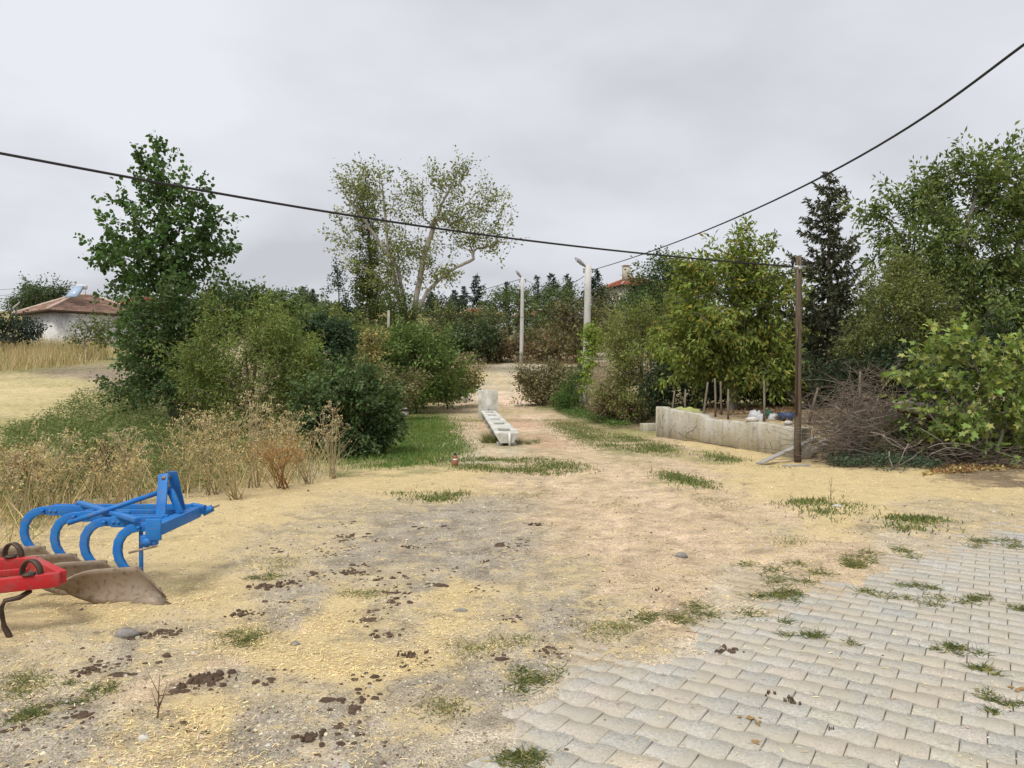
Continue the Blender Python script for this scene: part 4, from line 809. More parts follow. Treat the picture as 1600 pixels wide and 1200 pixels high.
for k in range(ns):
    a0, a1 = nE + dv * (k * sl + (.012 if k else 0)), nE + dv * ((k + 1) * sl - .012); s = MB()
    w0, w1 = .27, .155
    prof = lambda p: [p - sv * w1 + A3(0, 0, BOT), p + sv * w1 + A3(0, 0, BOT), p + sv * w0 + A3(0, 0, TOP - .055), p - sv * w0 + A3(0, 0, TOP - .055)]
    s.add(prof(a0) + prof(a1), [(0, 1, 2, 3), (7, 6, 5, 4), (1, 0, 4, 5), (2, 1, 5, 6), (0, 3, 7, 4)])
    zt = TOP + (.004 * (k % 2)); mid = (a0 + a1) / 2; ol, ow = .48, .15
    rim = MB(); tzc = A3(0, 0, zt - .03)
    rim.bar(a0 + tzc, mid - dv * ol + tzc, .56, .06); rim.bar(mid + dv * ol + tzc, a1 + tzc, .56, .06)
    for sgn in (-1, 1): rim.bar(mid - dv * ol + sv * sgn * (.28 + ow) / 2 + tzc, mid + dv * ol + sv * sgn * (.28 + ow) / 2 + tzc, .28 - ow, .06)
    so = s.build('trough_section', M['lime'], tr, bevel=.006); ro_ = rim.build('rim', M['lime'], tr, bevel=.006); ro_.parent = so
    wa = MB(); wa.add([mid - dv * (ol + .05) - sv * .2 + A3(0, 0, zt - .085), mid - dv * (ol + .05) + sv * .2 + A3(0, 0, zt - .085), mid + dv * (ol + .05) + sv * .2 + A3(0, 0, zt - .085), mid + dv * (ol + .05) - sv * .2 + A3(0, 0, zt - .085)], [(0, 1, 2, 3)]); w_ = wa.build('water', M['water'], tr); w_.parent = so
    for q_ in (.10, .90):
        pb = a0 + dv * sl * q_
        for sgn in (-1, 1):
            bb = MB(); bb.bar(pb + sv * sgn * .16 + A3(0, 0, .025) - dv * .09, pb + sv * sgn * .16 + A3(0, 0, .025) + dv * .09, .13, .12); bb.build('support_block', M['lime'], tr, bevel=.008)
hs = MB(); ph = fE + dv * .16; hs.bar(ph - sv * .38 + A3(0, 0, .53), ph + sv * .38 + A3(0, 0, .53), .24, 1.18); hs_o = hs.build('head_slab', M['lime'], tr, bevel=.012)
MB().tube([ph - dv * .1 + A3(0, 0, .44), ph - dv * .32 + A3(0, 0, .44), ph - dv * .38 + A3(0, 0, .38)], .024, 8).build('spout', M['grey_metal'], tr)
MB().tube([nE - dv * .05 + sv * .06 + A3(0, 0, -.02), nE - dv * .05 + sv * .06 + A3(0, 0, .30)], .028, 8).build('overflow_pipe', M['white_paint'], tr)
MB().tube([nE - dv * .05 + sv * .06 + A3(0, 0, .285), nE + dv * .05 + sv * .06 + A3(0, 0, .285)], .026, 8).build('pipe_elbow', M['white_paint'], tr)

# stump with stone, small bottle
s0 = G(632, 650); st_ = thing('concrete_stump', 'short concrete stump with dark lid and white stone left of the trough', 'stump', tuple(s0)); k = s0[1] / FPX
MB().tube([s0 - A3(0, 0, .05), s0 + A3(0, 0, .22)], [.19, .18], 10).build('ring', M['pole'], st_); MB().tube([s0 + A3(0, 0, .222), s0 + A3(0, 0, .275)], .21, 12).build('lid', M['dark_wood'], st_)
def rock(name, p, sx, sy, sz, seed, mat, label=None, cat=None, parent=None, rz=0.0, group=None):
    r = np.random.default_rng(seed); v = []; f = []; nl, ns_ = 5, 8
    for i_ in range(nl + 1):
        ph_ = math.pi * i_ / nl
        for j in range(ns_):
            th = 2 * math.pi * j / ns_; k_ = 1 + r.uniform(-.22, .22); v.append((math.sin(ph_) * math.cos(th) * sx * k_, math.sin(ph_) * math.sin(th) * sy * k_, math.cos(ph_) * sz * (1 + r.uniform(-.12, .12))))
    for i_ in range(nl):
        for j in range(ns_): f.append((i_ * ns_ + j, (i_ + 1) * ns_ + j, (i_ + 1) * ns_ + (j + 1) % ns_, i_ * ns_ + (j + 1) % ns_))
    v = np.array(v); R = np.array([[math.cos(rz), -math.sin(rz), 0], [math.sin(rz), math.cos(rz), 0], [0, 0, 1]]); v = v @ R.T + A3(*p)
    o = MB().add(v, f).build(name, M[mat], parent, loc=None if parent is not None else tuple(p), smooth=False)
    if label: tag(o, label, cat, group)
    return o
M['white_stone'] = plain_mat('white_stone', (.60, .58, .54), (.45, .42, .38), 8, .9, .4, .01); M['grey_stone'] = plain_mat('grey_stone', (.29, .27, .245), (.17, .16, .145), 9, .9, .5, .01, fine=50)
rock('stone', s0 + A3(.02, 0, .31), .11, .10, .05, 3, 'white_stone', parent=st_)
q0 = G(711, 728); bt = thing('small_bottle', 'small orange bottle with dark cap standing on the grass edge', 'bottle', tuple(q0))
M['orange'] = plain_mat('orange_plastic', (.36, .13, .07), (.26, .09, .05), 12, .5, .1); M['black'] = plain_mat('black_plastic', (.03, .03, .03), (.05, .05, .05), 12, .5, .1)
ls = lambda prof: ([q0 + A3(0, 0, z) for z, _ in prof], [r for _, r in prof])
MB().tube(*ls([(-.01, .05), (.04, .055), (.10, .05), (.13, .035), (.16, .045), (.19, .03)]), 12).build('body', M['orange'], bt, smooth=True); MB().tube(*ls([(.09, .0515), (.13, .0375)]), 12).build('label_band', M['white_paint'], bt, smooth=True); MB().tube(*ls([(.19, .026), (.235, .026)]), 10).build('cap', M['black'], bt)

# ------------------------------------------------------------------ cracked retaining wall
m, nt, b = new_mat('old_wall_plaster'); h = NT(nt)
f1 = h.noise(2.2, 6, .65); f2 = h.noise(3.0, 5, .6, h.scaled(2.6, 2.6, .35)); f3 = h.noise(38, 4, .65); f4 = h.noise(7, 5, .7)
c = h.mix(h.ramp(f1, [(.38, 0.0), (.62, 1.0)]), (.46, .415, .30), (.55, .525, .46)); c = h.mix(h.ramp(f2, [(.48, 0.0), (.70, .65)]), c, (.30, .285, .25))
c = h.mix(h.ramp(f4, [(.58, 0.0), (.64, .8)]), c, (.28, .25, .20)); c = h.mix(1.0, c, h.ramp(f3, [(.3, .78), (.7, 1.14)]), 'MULTIPLY')
h.l(c, b.inputs['Base Color']); b.inputs['Roughness'].default_value = .95; h.bump(h.math('ADD', f3, f4), b, .6, .02); M['wall'] = m
M['crack'] = plain_mat('crack_earth', (.10, .085, .068), (.06, .05, .04), 20, .95, .2)
wd = unit(np.append(WALL_B - WALL_A, 0)); wn_ = A3(-wd[1], wd[0], 0)      # along the wall; towards the garden
if wn_[0] < 0: wn_ = -wn_
WL = np.linalg.norm(WALL_B - WALL_A); A0w = np.append(WALL_A, 0.0)
wall = thing('retaining_wall', 'low cracked pale concrete garden wall right of the track', 'wall', tuple(A0w))
rw = np.random.default_rng(5)
def wall_panel(s0_, s1_, h0, h1, th, proud, name, prof_):
    n = 60; v = []; f = []
    for k in range(n + 1):
        t = k / n; s_ = s0_ + (s1_ - s0_) * t; hh = float(prof_(s_)) + rw.normal(0, .009)
        p = A0w + wd * s_ - wn_ * proud
        for zz, dn in ((-.2, 0), (hh * .5, rw.normal(0, .006)), (hh - .02, rw.normal(0, .006)), (hh, .02), (hh, th)): v.append(p + wn_ * dn + A3(0, 0, zz))
        v.append(p + wn_ * th + A3(0, 0, -.2))
    for k in range(n):
        for j in range(6): f.append((k*6+j, k*6+6+j, k*6+6+(j+1) % 6, k*6+(j+1) % 6))
    f += [(5,4,3,2,1,0), tuple(n*6+j for j in range(6))]
    return MB().add(v, f).build(name, M['wall'], wall)
wall_panel(0, WL + .15, .82, .60, .24, .0, 'wall_body', lambda s_: np.interp(s_, [0, 2.38, 2.44, 4.0, 4.08, 6.2], [.82, .69, .615, .60, .635, .60]))
for path in ([(.75,.05),(.72,.16),(.86,.22),(.98,.34),(1.12,.42)], [(.95,.30),(.90,.42),(.88,.52)], [(.98,.24),(1.25,.18),(1.5,.10),(1.9,.07),(2.4,.04)], [(1.62,.16),(1.75,.26),(1.95,.30),(2.1,.42),(2.12,.60)], [(.12,.55),(.26,.42),(.22,.30),(.35,.24)], [(.35,.70),(.42,.58),(.36,.50)], [(4.9,.52),(5.05,.40),(5.0,.28),(5.1,.12)], [(2.4,.05),(3.1,.03),(3.9,.02)], [(4.0,.3),(3.92,.2),(3.98,.06)]):
    pr = .002
    pp = [A0w + wd * a - wn_ * (pr if i_ else pr) + A3(0, 0, z) for i_, (a, z) in enumerate(path)]; fine = []
    for i_ in range(len(pp) - 1):
        for t in np.linspace(0, 1, 5, endpoint=False): fine.append(pp[i_] * (1 - t) + pp[i_ + 1] * t + (wd * rw.normal(0, .012) + A3(0, 0, rw.normal(0, .010))))
    fine.append(pp[-1]); MB().tube(fine, rw.uniform(.002, .007, len(fine)), 5).build('crack', M['crack'], wall)
cb0 = G(1012, 674); cbk = MB(); cbk.box(cb0[0] + .05, cb0[1] + .1, .10, .44, .34, .26, .25); tag(cbk.build('concrete_block', M['wall'], loc=tuple(cb0), bevel=.02), 'square concrete block at the left end of the cracked wall', 'block')
rock('stone', P(1176, 656, 16.9), .16, .12, .075, 8, 'white_stone', 'pale flat stone lying on top of the cracked wall', 'stone'); rock('stone', P(1232, 661, 15.9), .10, .08, .05, 9, 'white_stone', 'small pale stone on the wall end beside the wooden pole', 'stone')

# fence stakes
M['stake'] = plain_mat('weathered_stake', (.22, .185, .135), (.11, .09, .065), 14, .9, .5, .01, (1, 1, .2))
for lab, xt, yt, xb, yb, d in (('leaning short stake nearest the wall left end', 1054, 610, 1047, 638, 21.2), ('upright short stake behind the yellow tarp', 1071, 608, 1071, 640, 20.8), ('tall slanting stake right of the yellow tarp', 1106, 597, 1099, 645, 19.0), ('tallest straight stake left of the walnut trunk', 1117, 591, 1118, 645, 19.4),
        ('thin crooked stake between tallest stake and walnut trunk', 1126, 596, 1128, 646, 20.2), ('thin short stake just before the walnut trunk', 1138, 608, 1138, 652, 18.3), ('lone straight stake by the white sacks', 1194, 594, 1194, 658, 17.0), ('slanting stake right of the wooden pole', 1278, 606, 1263, 655, 16.4), ('upright stake rising out of the brush heap', 1344, 580, 1342, 640, 16.0)):
    p1 = P(xt, yt, d); p0 = on((xb - 800) / FPX * d, d, -.08); pm = (p0 + p1) / 2 + A3(rw.normal(0, .012), 0, 0)
    tag(MB().tube([p0, pm, p1], [.030, .027, .022], 6).build('fence_stake', M['stake'], loc=tuple(p0 + A3(0, 0, .08))), lab, 'stake', 'wooden stakes along the garden edge')
# sacks, tarp, crate
def lump(name, c0, sx, sy, sz, seed, mat, label, cat, flat=.5, group=None):
    r = np.random.default_rng(seed); n, mm = 18, 10; v = []; f = []
    for i_ in range(mm + 1):
        ph_ = math.pi / 2 * i_ / mm
        for j in range(n):
            th = 2 * math.pi * j / n; x, y = math.cos(th) * math.cos(ph_), math.sin(th) * math.cos(ph_); k_ = 1 + .30 * (vnoise(x * 2.1 + seed, y * 2.1 + ph_ * 2, 1.5) - .5)
            v.append((x * sx * k_, y * sy * k_, sz * math.sin(ph_) ** flat * (.70 + .6 * vnoise(x * 3 + seed * 3, y * 3, 1.4))))
    for i_ in range(mm):
        for j in range(n): f.append((i_ * n + j, i_ * n + (j + 1) % n, (i_ + 1) * n + (j + 1) % n, (i_ + 1) * n + j))
    v = np.array(v) + A3(*c0) - A3(0, 0, .02)
    return tag(MB().add(v, f).build(name, M[mat], loc=tuple(c0), smooth=True), label, cat, group)
M['tarp'] = plain_mat('yellow_green_cloth', (.42, .43, .15), (.27, .29, .11), 6, .8, .5, .02); M['sack_white'] = plain_mat('white_sack', (.50, .51, .52), (.34, .35, .36), 7, .7, .5, .02); M['sack_green'] = plain_mat('green_sack', (.03, .09, .06), (.02, .06, .045), 7, .7, .4, .02); M['blue_plastic'] = plain_mat('blue_plastic', (.05, .07, .16), (.035, .05, .11), 7, .5, .1)
lump('tarp', on(*P(1070, 636, 20.4)[:2]), .46, .40, .20, 3, 'tarp', 'crumpled yellow-green tarp behind the left end of the wall', 'tarp')
lump('sack', on(*P(1180, 640, 18.4)[:2]), .17, .15, .22, 4, 'sack_white', 'larger white sack left of the lone stake', 'sack'); lump('sack', on(*P(1188, 640, 18.0)[:2]), .13, .13, .16, 14, 'sack_white', 'small white bag leaning on the larger white sack', 'sack')
lump('sack', on(*P(1208, 642, 18.2)[:2]), .12, .12, .15, 5, 'sack_white', 'small white sack right of the lone stake', 'sack'); lump('sack', on(*P(1199, 640, 18.5)[:2]), .12, .12, .22, 6, 'sack_green', 'dark green sack between the white sacks', 'sack')
cp_ = on(*P(1232, 644, 17.8)[:2]); cr_ = thing('plastic_crate', 'dark blue plastic crate left of the wooden pole', 'crate', tuple(cp_)); q = MB()
for sx in (-1, 1):
    q.box(cp_[0] + sx * .18, cp_[1], cp_[2] + .09, .02, .26, .18); q.box(cp_[0], cp_[1] + sx * .14, cp_[2] + .09, .38, .02, .18)
q.build('side', M['blue_plastic'], cr_); MB().box(cp_[0], cp_[1], cp_[2] + .012, .34, .255, .02).build('base', M['blue_plastic'], cr_)
# boards and rubble at the foot of the wooden pole
M['grey_board'] = plain_mat('weathered_board', (.40, .385, .35), (.22, .205, .18), 10, .9, .5, .008, (6, 1, 1))
g0 = G(1186, 727); g1 = P(1275, 684, 15.1); tag(MB().bar(g0 + A3(0, 0, .03), g1, .12, .035).build('board', M['grey_board'], loc=tuple(g0), bevel=.004), 'long grey board slanting up behind the wooden pole foot', 'board')
g0 = G(1225, 730); tag(MB().bar(g0 + A3(0, .02, .02), g0 + A3(.5, .12, .02), .10, .03).build('board', M['grey_board'], loc=tuple(g0), bevel=.004), 'short board lying flat in front of the wooden pole', 'board')
g0 = G(1268, 714); cbk = MB(); cbk.bar(g0 + A3(-.14, -.03, .06), g0 + A3(.15, .10, .15), .15, .12); tag(cbk.build('rubble_block', M['white_stone'], loc=tuple(g0), bevel=.02), 'white broken concrete lump right of the wooden pole foot', 'block')
g0 = G(1290, 706); cbk = MB(); cbk.bar(g0 + A3(-.10, 0, .14), g0 + A3(.08, .05, .22), .14, .12); tag(cbk.build('rubble_block', M['white_stone'], loc=tuple(g0), bevel=.02), 'grey concrete lump at the left edge of the brush heap', 'block')

# ------------------------------------------------------------------ blue plough
m, nt, b = new_mat('blue_enamel'); h = NT(nt); f1 = h.noise(9, 5, .65); f2 = h.noise(55, 4, .65)
c = h.mix(h.ramp(f1, [(.35, 0.0), (.7, 1.0)]), (.012, .15, .50), (.02, .19, .50)); c = h.mix(h.ramp(f2, [(.57, 0.0), (.63, .85)]), c, (.17, .12, .09)); c = h.mix(h.ramp(h.noise(3.5, 6, .7), [(.52, 0.0), (.78, .3)]), c, (.28, .28, .27))
h.l(c, b.inputs['Base Color']); b.inputs['Roughness'].default_value = .5; h.bump(f2, b, .15, .003); M['blue'] = m
m, nt, b = new_mat('rusty_steel'); h = NT(nt); f1 = h.noise(5, 6, .65); f2 = h.noise(26, 5, .7); f3 = h.noise(30, 3, .6, h.scaled(.25, 2, 2))
c = h.mix(h.ramp(f1, [(.3, 0.0), (.7, 1.0)]), (.25, .185, .13), (.34, .28, .215)); c = h.mix(h.ramp(f2, [(.5, 0.0), (.68, .7)]), c, (.11, .065, .04)); c = h.mix(h.ramp(f3, [(.55, 0.0), (.7, .4)]), c, (.30, .25, .20))
h.l(c, b.inputs['Base Color']); b.inputs['Roughness'].default_value = .62; b.inputs['Metallic'].default_value = .25; h.bump(f2, b, .3, .004); M['rust'] = m
BZ = .535
px0 = A3(-2.9, 5.7, 0); pl = thing('mouldboard_plough', 'blue four-furrow tractor plough with rusty mouldboards standing on the straw', 'plough', tuple(px0))
foot = [A3(-2.70, 5.48), A3(-3.05, 5.68), A3(-3.40, 5.90), A3(-3.80, 6.16)]; CR0, CR1 = A3(-2.52, 5.42, BZ - .01), A3(-2.555, 6.20, BZ - .02)
def crossx(y): t = (y - CR0[1]) / (CR1[1] - CR0[1]); return CR0[0] + t * (CR1[0] - CR0[0])
for k, (fx, fy) in enumerate(foot):
    # C-shaped leg
    path = [(.17, BZ), (.10, BZ), (.03, BZ - .002), (-.03, BZ - .018), (-.08, BZ - .055), (-.112, BZ - .11), (-.12, BZ - .175), (-.108, BZ - .235), (-.075, BZ - .29), (-.03, BZ - .335), (.01, BZ - .365)]
    sh_ = MB(); sh_.sweep([(fx + a, fy, z) for a, z in path], .036, np.interp(np.arange(len(path)), [0, 3, 6, len(path) - 1], [.064, .064, .060, .048]), (0, 1, 0)); leg = sh_.build('leg', M['blue'], pl, bevel=.005)
    if k:
        bm_ = MB(); bm_.bar((fx + .10, fy + .034, BZ + .004), (crossx(fy + .034) - .03, fy + .034, BZ + .004), .022, .08); bm_.bar((fx + .10, fy - .034, BZ + .004), (fx + .48, fy - .034, BZ + .004), .022, .08)
        bm_.build('beam', M['blue'], pl, bevel=.003)
    else:
        bm_ = MB(); bm_.bar((fx + .10, fy + .034, BZ), (crossx(fy) - .01, fy + .034, BZ), .022, .08); bm_.build('beam', M['blue'], pl, bevel=.003)
    bo = MB()
    for bxx in (.05, .12, .16): bo.tube([(fx + bxx, fy - .052, BZ), (fx + bxx, fy - .015, BZ)], .012, 6)
    bo.build('bolts', M['blue'], pl)
    # mouldboard: long twisted plate, tail turned towards the open field
    n, mm = 18, 7; v = []; f = []
    for i_ in range(n + 1):
        u = i_ / n; xx = fx - .41 + .65 * u
        topz = .245 * (1 - max(0, (.38 - u) / .38) ** 2.4 * .42) * (1 - max(0, (u - .72) / .28) ** 1.15 * .86); botz = .085 * max(0, (.40 - u) / .40) ** 1.8 + .004 - .03 * max(0, u - .5)
        topz += .012
        for j in range(mm + 1):
            t = j / mm; z = botz + (max(topz, botz + .012) - botz) * t
            y = fy - .03 - .20 * (1 - u) ** 1.6 * (.45 + .55 * t) - .055 * u * (1 - t) + .06 * math.sin(t * math.pi) * (.35 + .4 * u)
            v.append((xx - .02 * t, y, z))
    for i_ in range(n):
        for j in range(mm): a = i_ * (mm + 1) + j; f.append((a, a + mm + 1, a + mm + 2, a + 1))
    mo = MB().add(v, f).build('mouldboard', M['rust'], pl, smooth=True); mo.modifiers.new('thick', 'SOLIDIFY').thickness = .012
    shr = MB(); y0 = fy - .085; shr.add([(fx + .10, y0 - .004, .075), (fx + .13, y0 + .012, .085), (fx + .33, y0 - .02, -.01), (fx + .22, y0 - .045, -.018), (fx - .02, y0 - .03, -.015), (fx + .10, y0 + .03, .06), (fx + .30, y0 + .02, -.01)], [(0, 1, 2, 3), (0, 3, 4), (1, 5, 6, 2)])
    so = shr.build('share', M['rust'], pl); so.modifiers.new('thick', 'SOLIDIFY').thickness = .010; so.parent = mo
    ls_ = MB(); ls_.bar((fx - .30, fy + .02, .05), (fx + .18, fy + .02, .05), .012, .09); ls_.bar((fx, fy + .02, .05), (fx + .01, fy + .01, .24), .03, .06, up=(1, 0, 0)); ls_.build('landside', M['rust'], pl)
cbm = MB(); cbm.bar(CR0, CR1, .085, .085); cbm.build('cross_beam', M['blue'], pl, bevel=.006)
MB().bar((-3.50, 6.20, BZ + .055), (-2.66, 5.44, BZ + .055), .05, .028).build('diagonal_brace', M['blue'], pl, bevel=.003)
plt = MB(); plt.bar((CR0[0] - .06, 5.40, BZ - .005), (CR0[0] + .05, 5.40, BZ - .005), .02, .15); plt.bar((CR0[0] - .10, 5.425, BZ - .085), (CR0[0] + .01, 5.425, BZ - .085), .05, .07); plt.build('hitch_plate', M['blue'], pl, bevel=.004)
MB().tube([(CR0[0] - .05, 5.38, BZ - .095), (CR0[0] - .05, 5.52, BZ - .095)], .032, 10).build('pivot', M['blue'], pl, smooth=True)
MB().tube([(CR0[0] - .16, 5.36, BZ - .16), (CR0[0] + .02, 5.40, BZ - .12)], .009, 6).build('lower_pin', M['rust'], pl)
mt = P(260, 737, 6.0); ml = A3(-2.625, 5.72, BZ - .02); mr = A3(-2.625, 6.10, BZ - .02); mt = A3(-2.665, 5.90, mt[2])
for nm, base_, dy, w in (('mast_upright', ml, -.03, .045), ('mast_upright', mr, .035, .045)):
    tp = A3(mt[0] + (.0 if dy < 0 else .035), 5.90 + dy, mt[2] + (0 if dy < 0 else .01)); u_ = MB(); u_.sweep([base_, base_ * .45 + tp * .55, tp], .018, .075, (0, 1, 0)); u_.build(nm, M['blue'], pl, bevel=.003)
ms = MB(); ms.sweep([A3(-2.535, 5.86, BZ + .03), A3(-2.60, 5.87, BZ + .17), A3(mt[0] + .04, 5.885, mt[2] - .13)], .03, .05, (0, 1, 0)); ms.build('mast_stay', M['blue'], pl, bevel=.003)
MB().tube([(mt[0] + .01, 5.84, mt[2] - .03), (mt[0] + .01, 5.97, mt[2] - .03)], .016, 8).build('mast_pin', M['rust'], pl)
MB().tube([(mt[0] + .005, 5.87, mt[2] - .13), (-3.265, 5.635, BZ - .005)], .019, 10).build('stay_bar', M['blue'], pl, smooth=True)
for yy in (5.875, 5.925): MB().tube([(mt[0] - .03, yy, mt[2] - .15), (mt[0] + .03, yy, mt[2] - .13)], .025, 8).build('stay_eye', M['blue'], pl)
hp = MB(); hp.tube([(CR1[0], 6.15, BZ - .02), (CR1[0] + .01, 6.24, BZ - .02), (CR1[0] + .02, 6.33, BZ - .02)], .034, 10); hp.build('hitch_pin', M['blue'], pl, smooth=True)
hb = MB(); hb.bar((CR1[0] - .06, 6.235, BZ + .01), (CR1[0] + .05, 6.235, BZ - .01), .07, .07); hb.tube([(CR1[0] + .03, 6.26, BZ - .04), (CR1[0] + .105, 6.28, BZ + .0)], .03, 8); hb.build('hitch_bracket', M['blue'], pl, bevel=.002)
MB().tube([(CR1[0] + .10, 6.28, BZ + .0), (CR1[0] + .155, 6.29, BZ + .02)], .009, 6).build('linch_pin', M['rust'], pl)
MB().bar((-2.69, 5.56, .0), (-2.69, 5.56, BZ - .03), .022, .022, up=(0, 1, 0)).build('parking_stand', M['blue'], pl)

# ------------------------------------------------------------------ red spring-tine cultivator
m, nt, b = new_mat('red_enamel'); h = NT(nt); f1 = h.noise(7, 5, .6); f2 = h.noise(48, 4, .65)
c = h.mix(h.ramp(f1, [(.35, 0.0), (.7, 1.0)]), (.50, .022, .028), (.40, .03, .03)); c = h.mix(h.ramp(f2, [(.57, 0.0), (.64, .85)]), c, (.15, .09, .07)); c = h.mix(h.ramp(h.noise(3.5, 6, .7), [(.45, 0.0), (.75, .4)]), c, (.33, .24, .20))
h.l(c, b.inputs['Base Color']); b.inputs['Roughness'].default_value = .5; h.bump(f2, b, .15, .003); M['red'] = m
M['spring'] = plain_mat('dark_spring_steel', (.055, .042, .036), (.10, .065, .045), 20, .55, .3, .003, metal=.3)
c0, c1 = P(93, 905, 4.80), A3(-4.35, 4.28, .27); c2 = P(56, 880, 5.15); c3 = A3(-4.5, 4.95, c2[2]); cu_ = thing('cultivator', 'red spring-tine cultivator frame cut by the left edge of the picture', 'cultivator', (c0[0] - .5, c0[1], 0))
MB().bar(c1, c0, .06, .085).build('frame_bar', M['red'], cu_, bevel=.004); MB().bar(c0 + A3(-.01, .035, .0), c2 + A3(0, -.02, 0), .055, .08).build('end_bar', M['red'], cu_, bevel=.004); MB().bar(c3, c2, .06, .08).build('frame_bar', M['red'], cu_, bevel=.004)
mid0, mid1 = (c0 * .5 + c2 * .5) + A3(-.12, -.02, .0), (c1 * .5 + c3 * .5); MB().bar(mid1, mid0, .03, .04).build('middle_bar', M['red'], cu_, bevel=.003)
dfr = unit(c1 - c0)
def tine(s_, back, name='spring_tine'):
    o_ = (c0 if not back else c2) + (dfr if not back else unit(c3 - c2)) * s_; sd_ = unit(A3(dfr[0], dfr[1], 0)); fw = A3(-sd_[1], sd_[0], 0)
    if fw[1] > 0: fw = -fw                       # towards the viewer
    pts = []; R_ = .085
    er = unit(sd_ * .80 - fw * .60)
    for a in np.linspace(-.30 * math.pi, 1.25 * math.pi, 20): pts.append(o_ - fw * .05 + er * R_ * .9 * math.cos(a) + A3(0, 0, .04 + R_ * math.sin(a)))
    tail = [o_ + A3(0, 0, -.06) - fw * .03, o_ + A3(0, 0, -.085) + sd_ * .05 + fw * .02, o_ + A3(0, 0, -.09) + sd_ * .12 + fw * .05, o_ + A3(0, 0, -.14) + sd_ * .14 + fw * .05, o_ + A3(0, 0, -.25) + sd_ * .125 + fw * .04]
    z_end = o_[2] - .25; tip_ = tail[-1] + A3(.045, 0, -z_end - .0); tail += [tail[-1] * .4 + tip_ * .6, tip_]
    mb_ = MB(); mb_.sweep(pts, .036, .013, np.cross(er, A3(0, 0, 1))); mb_.build(name, M['spring'], cu_); l2 = MB(); l2.tube(tail, [.016, .016, .015, .016, .016, .018, .012], 6); l2.build('tine_leg', M['spring'], cu_, smooth=True)
    cl = MB(); cl.bar(o_ + A3(0, 0, .05) - sd_ * .03, o_ + A3(0, 0, .05) + sd_ * .03, .075, .012); cl.build('clamp', M['spring'], cu_)
tine(.17, False); tine(.46, False); tine(.78, False); tine(.16, True); tine(.48, True)

# ------------------------------------------------------------------ brush heap, dead bush, log
rb = np.random.default_rng(77)
def twig(mb, p, dirv, L, r, bend, n=6, c=None, floor=True):
    dirv = unit(A3(*dirv)); b1_ = rb.normal(0, bend, 3); pts = []; q_ = A3(*p)
    for k in range(n):
        pts.append(q_.copy()); dirv = unit(dirv + b1_ * .25 + rb.normal(0, bend * .35, 3)); q_ = q_ + dirv * L / n
        if floor: q_[2] = max(q_[2], float(terr(q_[0], q_[1])) + .015)
    mb.tube(pts, np.linspace(r, r * .35, n), 3 if r < .012 else 5, c, cap=False); return np.array(pts)
bh = on(*G(1400, 712)[:2]); heap = thing('brush_heap', 'wide tangled heap of dead grey-brown branches right of the wooden pole', 'brush heap', tuple(bh))
tw = MB()
for k in range(1500):
    u = rb.random(); px_ = 1268 + 330 * u ** 1.15; d_ = 13.3 + 2.6 * rb.random() + (1 - u) * .5; x_ = (px_ - 800) / FPX * d_; hh = (.62 * math.exp(-((px_ - 1325) / 75) ** 2) + .34) * rb.random() ** 1.3
    th = rb.uniform(0, 2 * math.pi); g_ = rb.uniform(.7, 1.3); base_ = A3(.19, .145, .115) if rb.random() < .7 else A3(.30, .26, .21)
    twig(tw, (x_, d_, float(terr(x_, d_)) + hh + .02), (math.cos(th), math.sin(th) * .6, rb.uniform(-.25, .35)), rb.uniform(.35, 1.3), rb.uniform(.003, .010), .35, 6, base_ * g_ * .72)  # grey-brown twig tone, evenly darkened so the heap's shade is in the colour
t_o = tw.build('twigs', M['twig'], heap); tag(t_o, kind='stuff')
for a in ((1390,705,1395,730,1420,742,.018),(1395,735,1430,712,1440,706,.014),(1380,680,1410,700,1440,688,.015),(1420,692,1400,735,1398,742,.013),(1450,715,1480,700,1510,704,.013),(1360,676,1400,690,1420,712,.014),(1440,670,1470,690,1500,720,.012),(1380,735,1410,738,1422,741,.016),(1450,700,1490,692,1540,705,.014)):
    d_ = 13.15 + rb.random() * .4; pts = [P(a[0], a[1], d_), P(a[2], a[3], d_ - .1), P(a[4], a[5], d_ - .2)]
    cpts = [];
    for t in np.linspace(0, 1, 9):
        q_ = pts[0] * (1 - t) ** 2 + (pts[1] * 2 - (pts[0] + pts[2]) * .5) * 2 * t * (1 - t) + pts[2] * t * t; q_[2] = max(q_[2], float(terr(q_[0], q_[1])) + a[6]); cpts.append(q_ + rb.normal(0, .008, 3))
    MB().tube(cpts, np.linspace(a[6] * .62, a[6] * .3, 9), 6, c=(.25, .215, .175)).build('branch', M['twig'], heap, smooth=True)
db = on((1335 - 800) / FPX * 15.0, 15.0); dead = thing('dead_bush', 'leafless grey dead bush standing in the brush heap', 'bush', tuple(db)); dm = MB(); stm = MB()
for k in range(14):
    pts = twig(stm, db + rb.normal(0, .12, 3) * A3(1, 1, 0), (rb.normal(0, .35), rb.normal(0, .3), 1), rb.uniform(1.0, 2.1), .020, .18, 9, A3(.27, .235, .195), False)
    for q_ in range(40):
        p_ = pts[rb.integers(2, 9)]; s_ = twig(dm, p_, (rb.normal(0, 1), rb.normal(0, .8), rb.uniform(-.3, 1)), rb.uniform(.25, .75), .0055, .35, 5, A3(.19, .15, .12) * rb.uniform(.7, 1.3), False)
        if rb.random() < .7: twig(dm, s_[3], (rb.normal(0, 1), rb.normal(0, .8), rb.uniform(-.4, .8)), rb.uniform(.15, .4), .004, .4, 4, A3(.20, .155, .125) * rb.uniform(.7, 1.3), False)
stm.build('stems', M['twig'], dead, smooth=True); tag(dm.build('twigs', M['twig'], dead), kind='stuff')
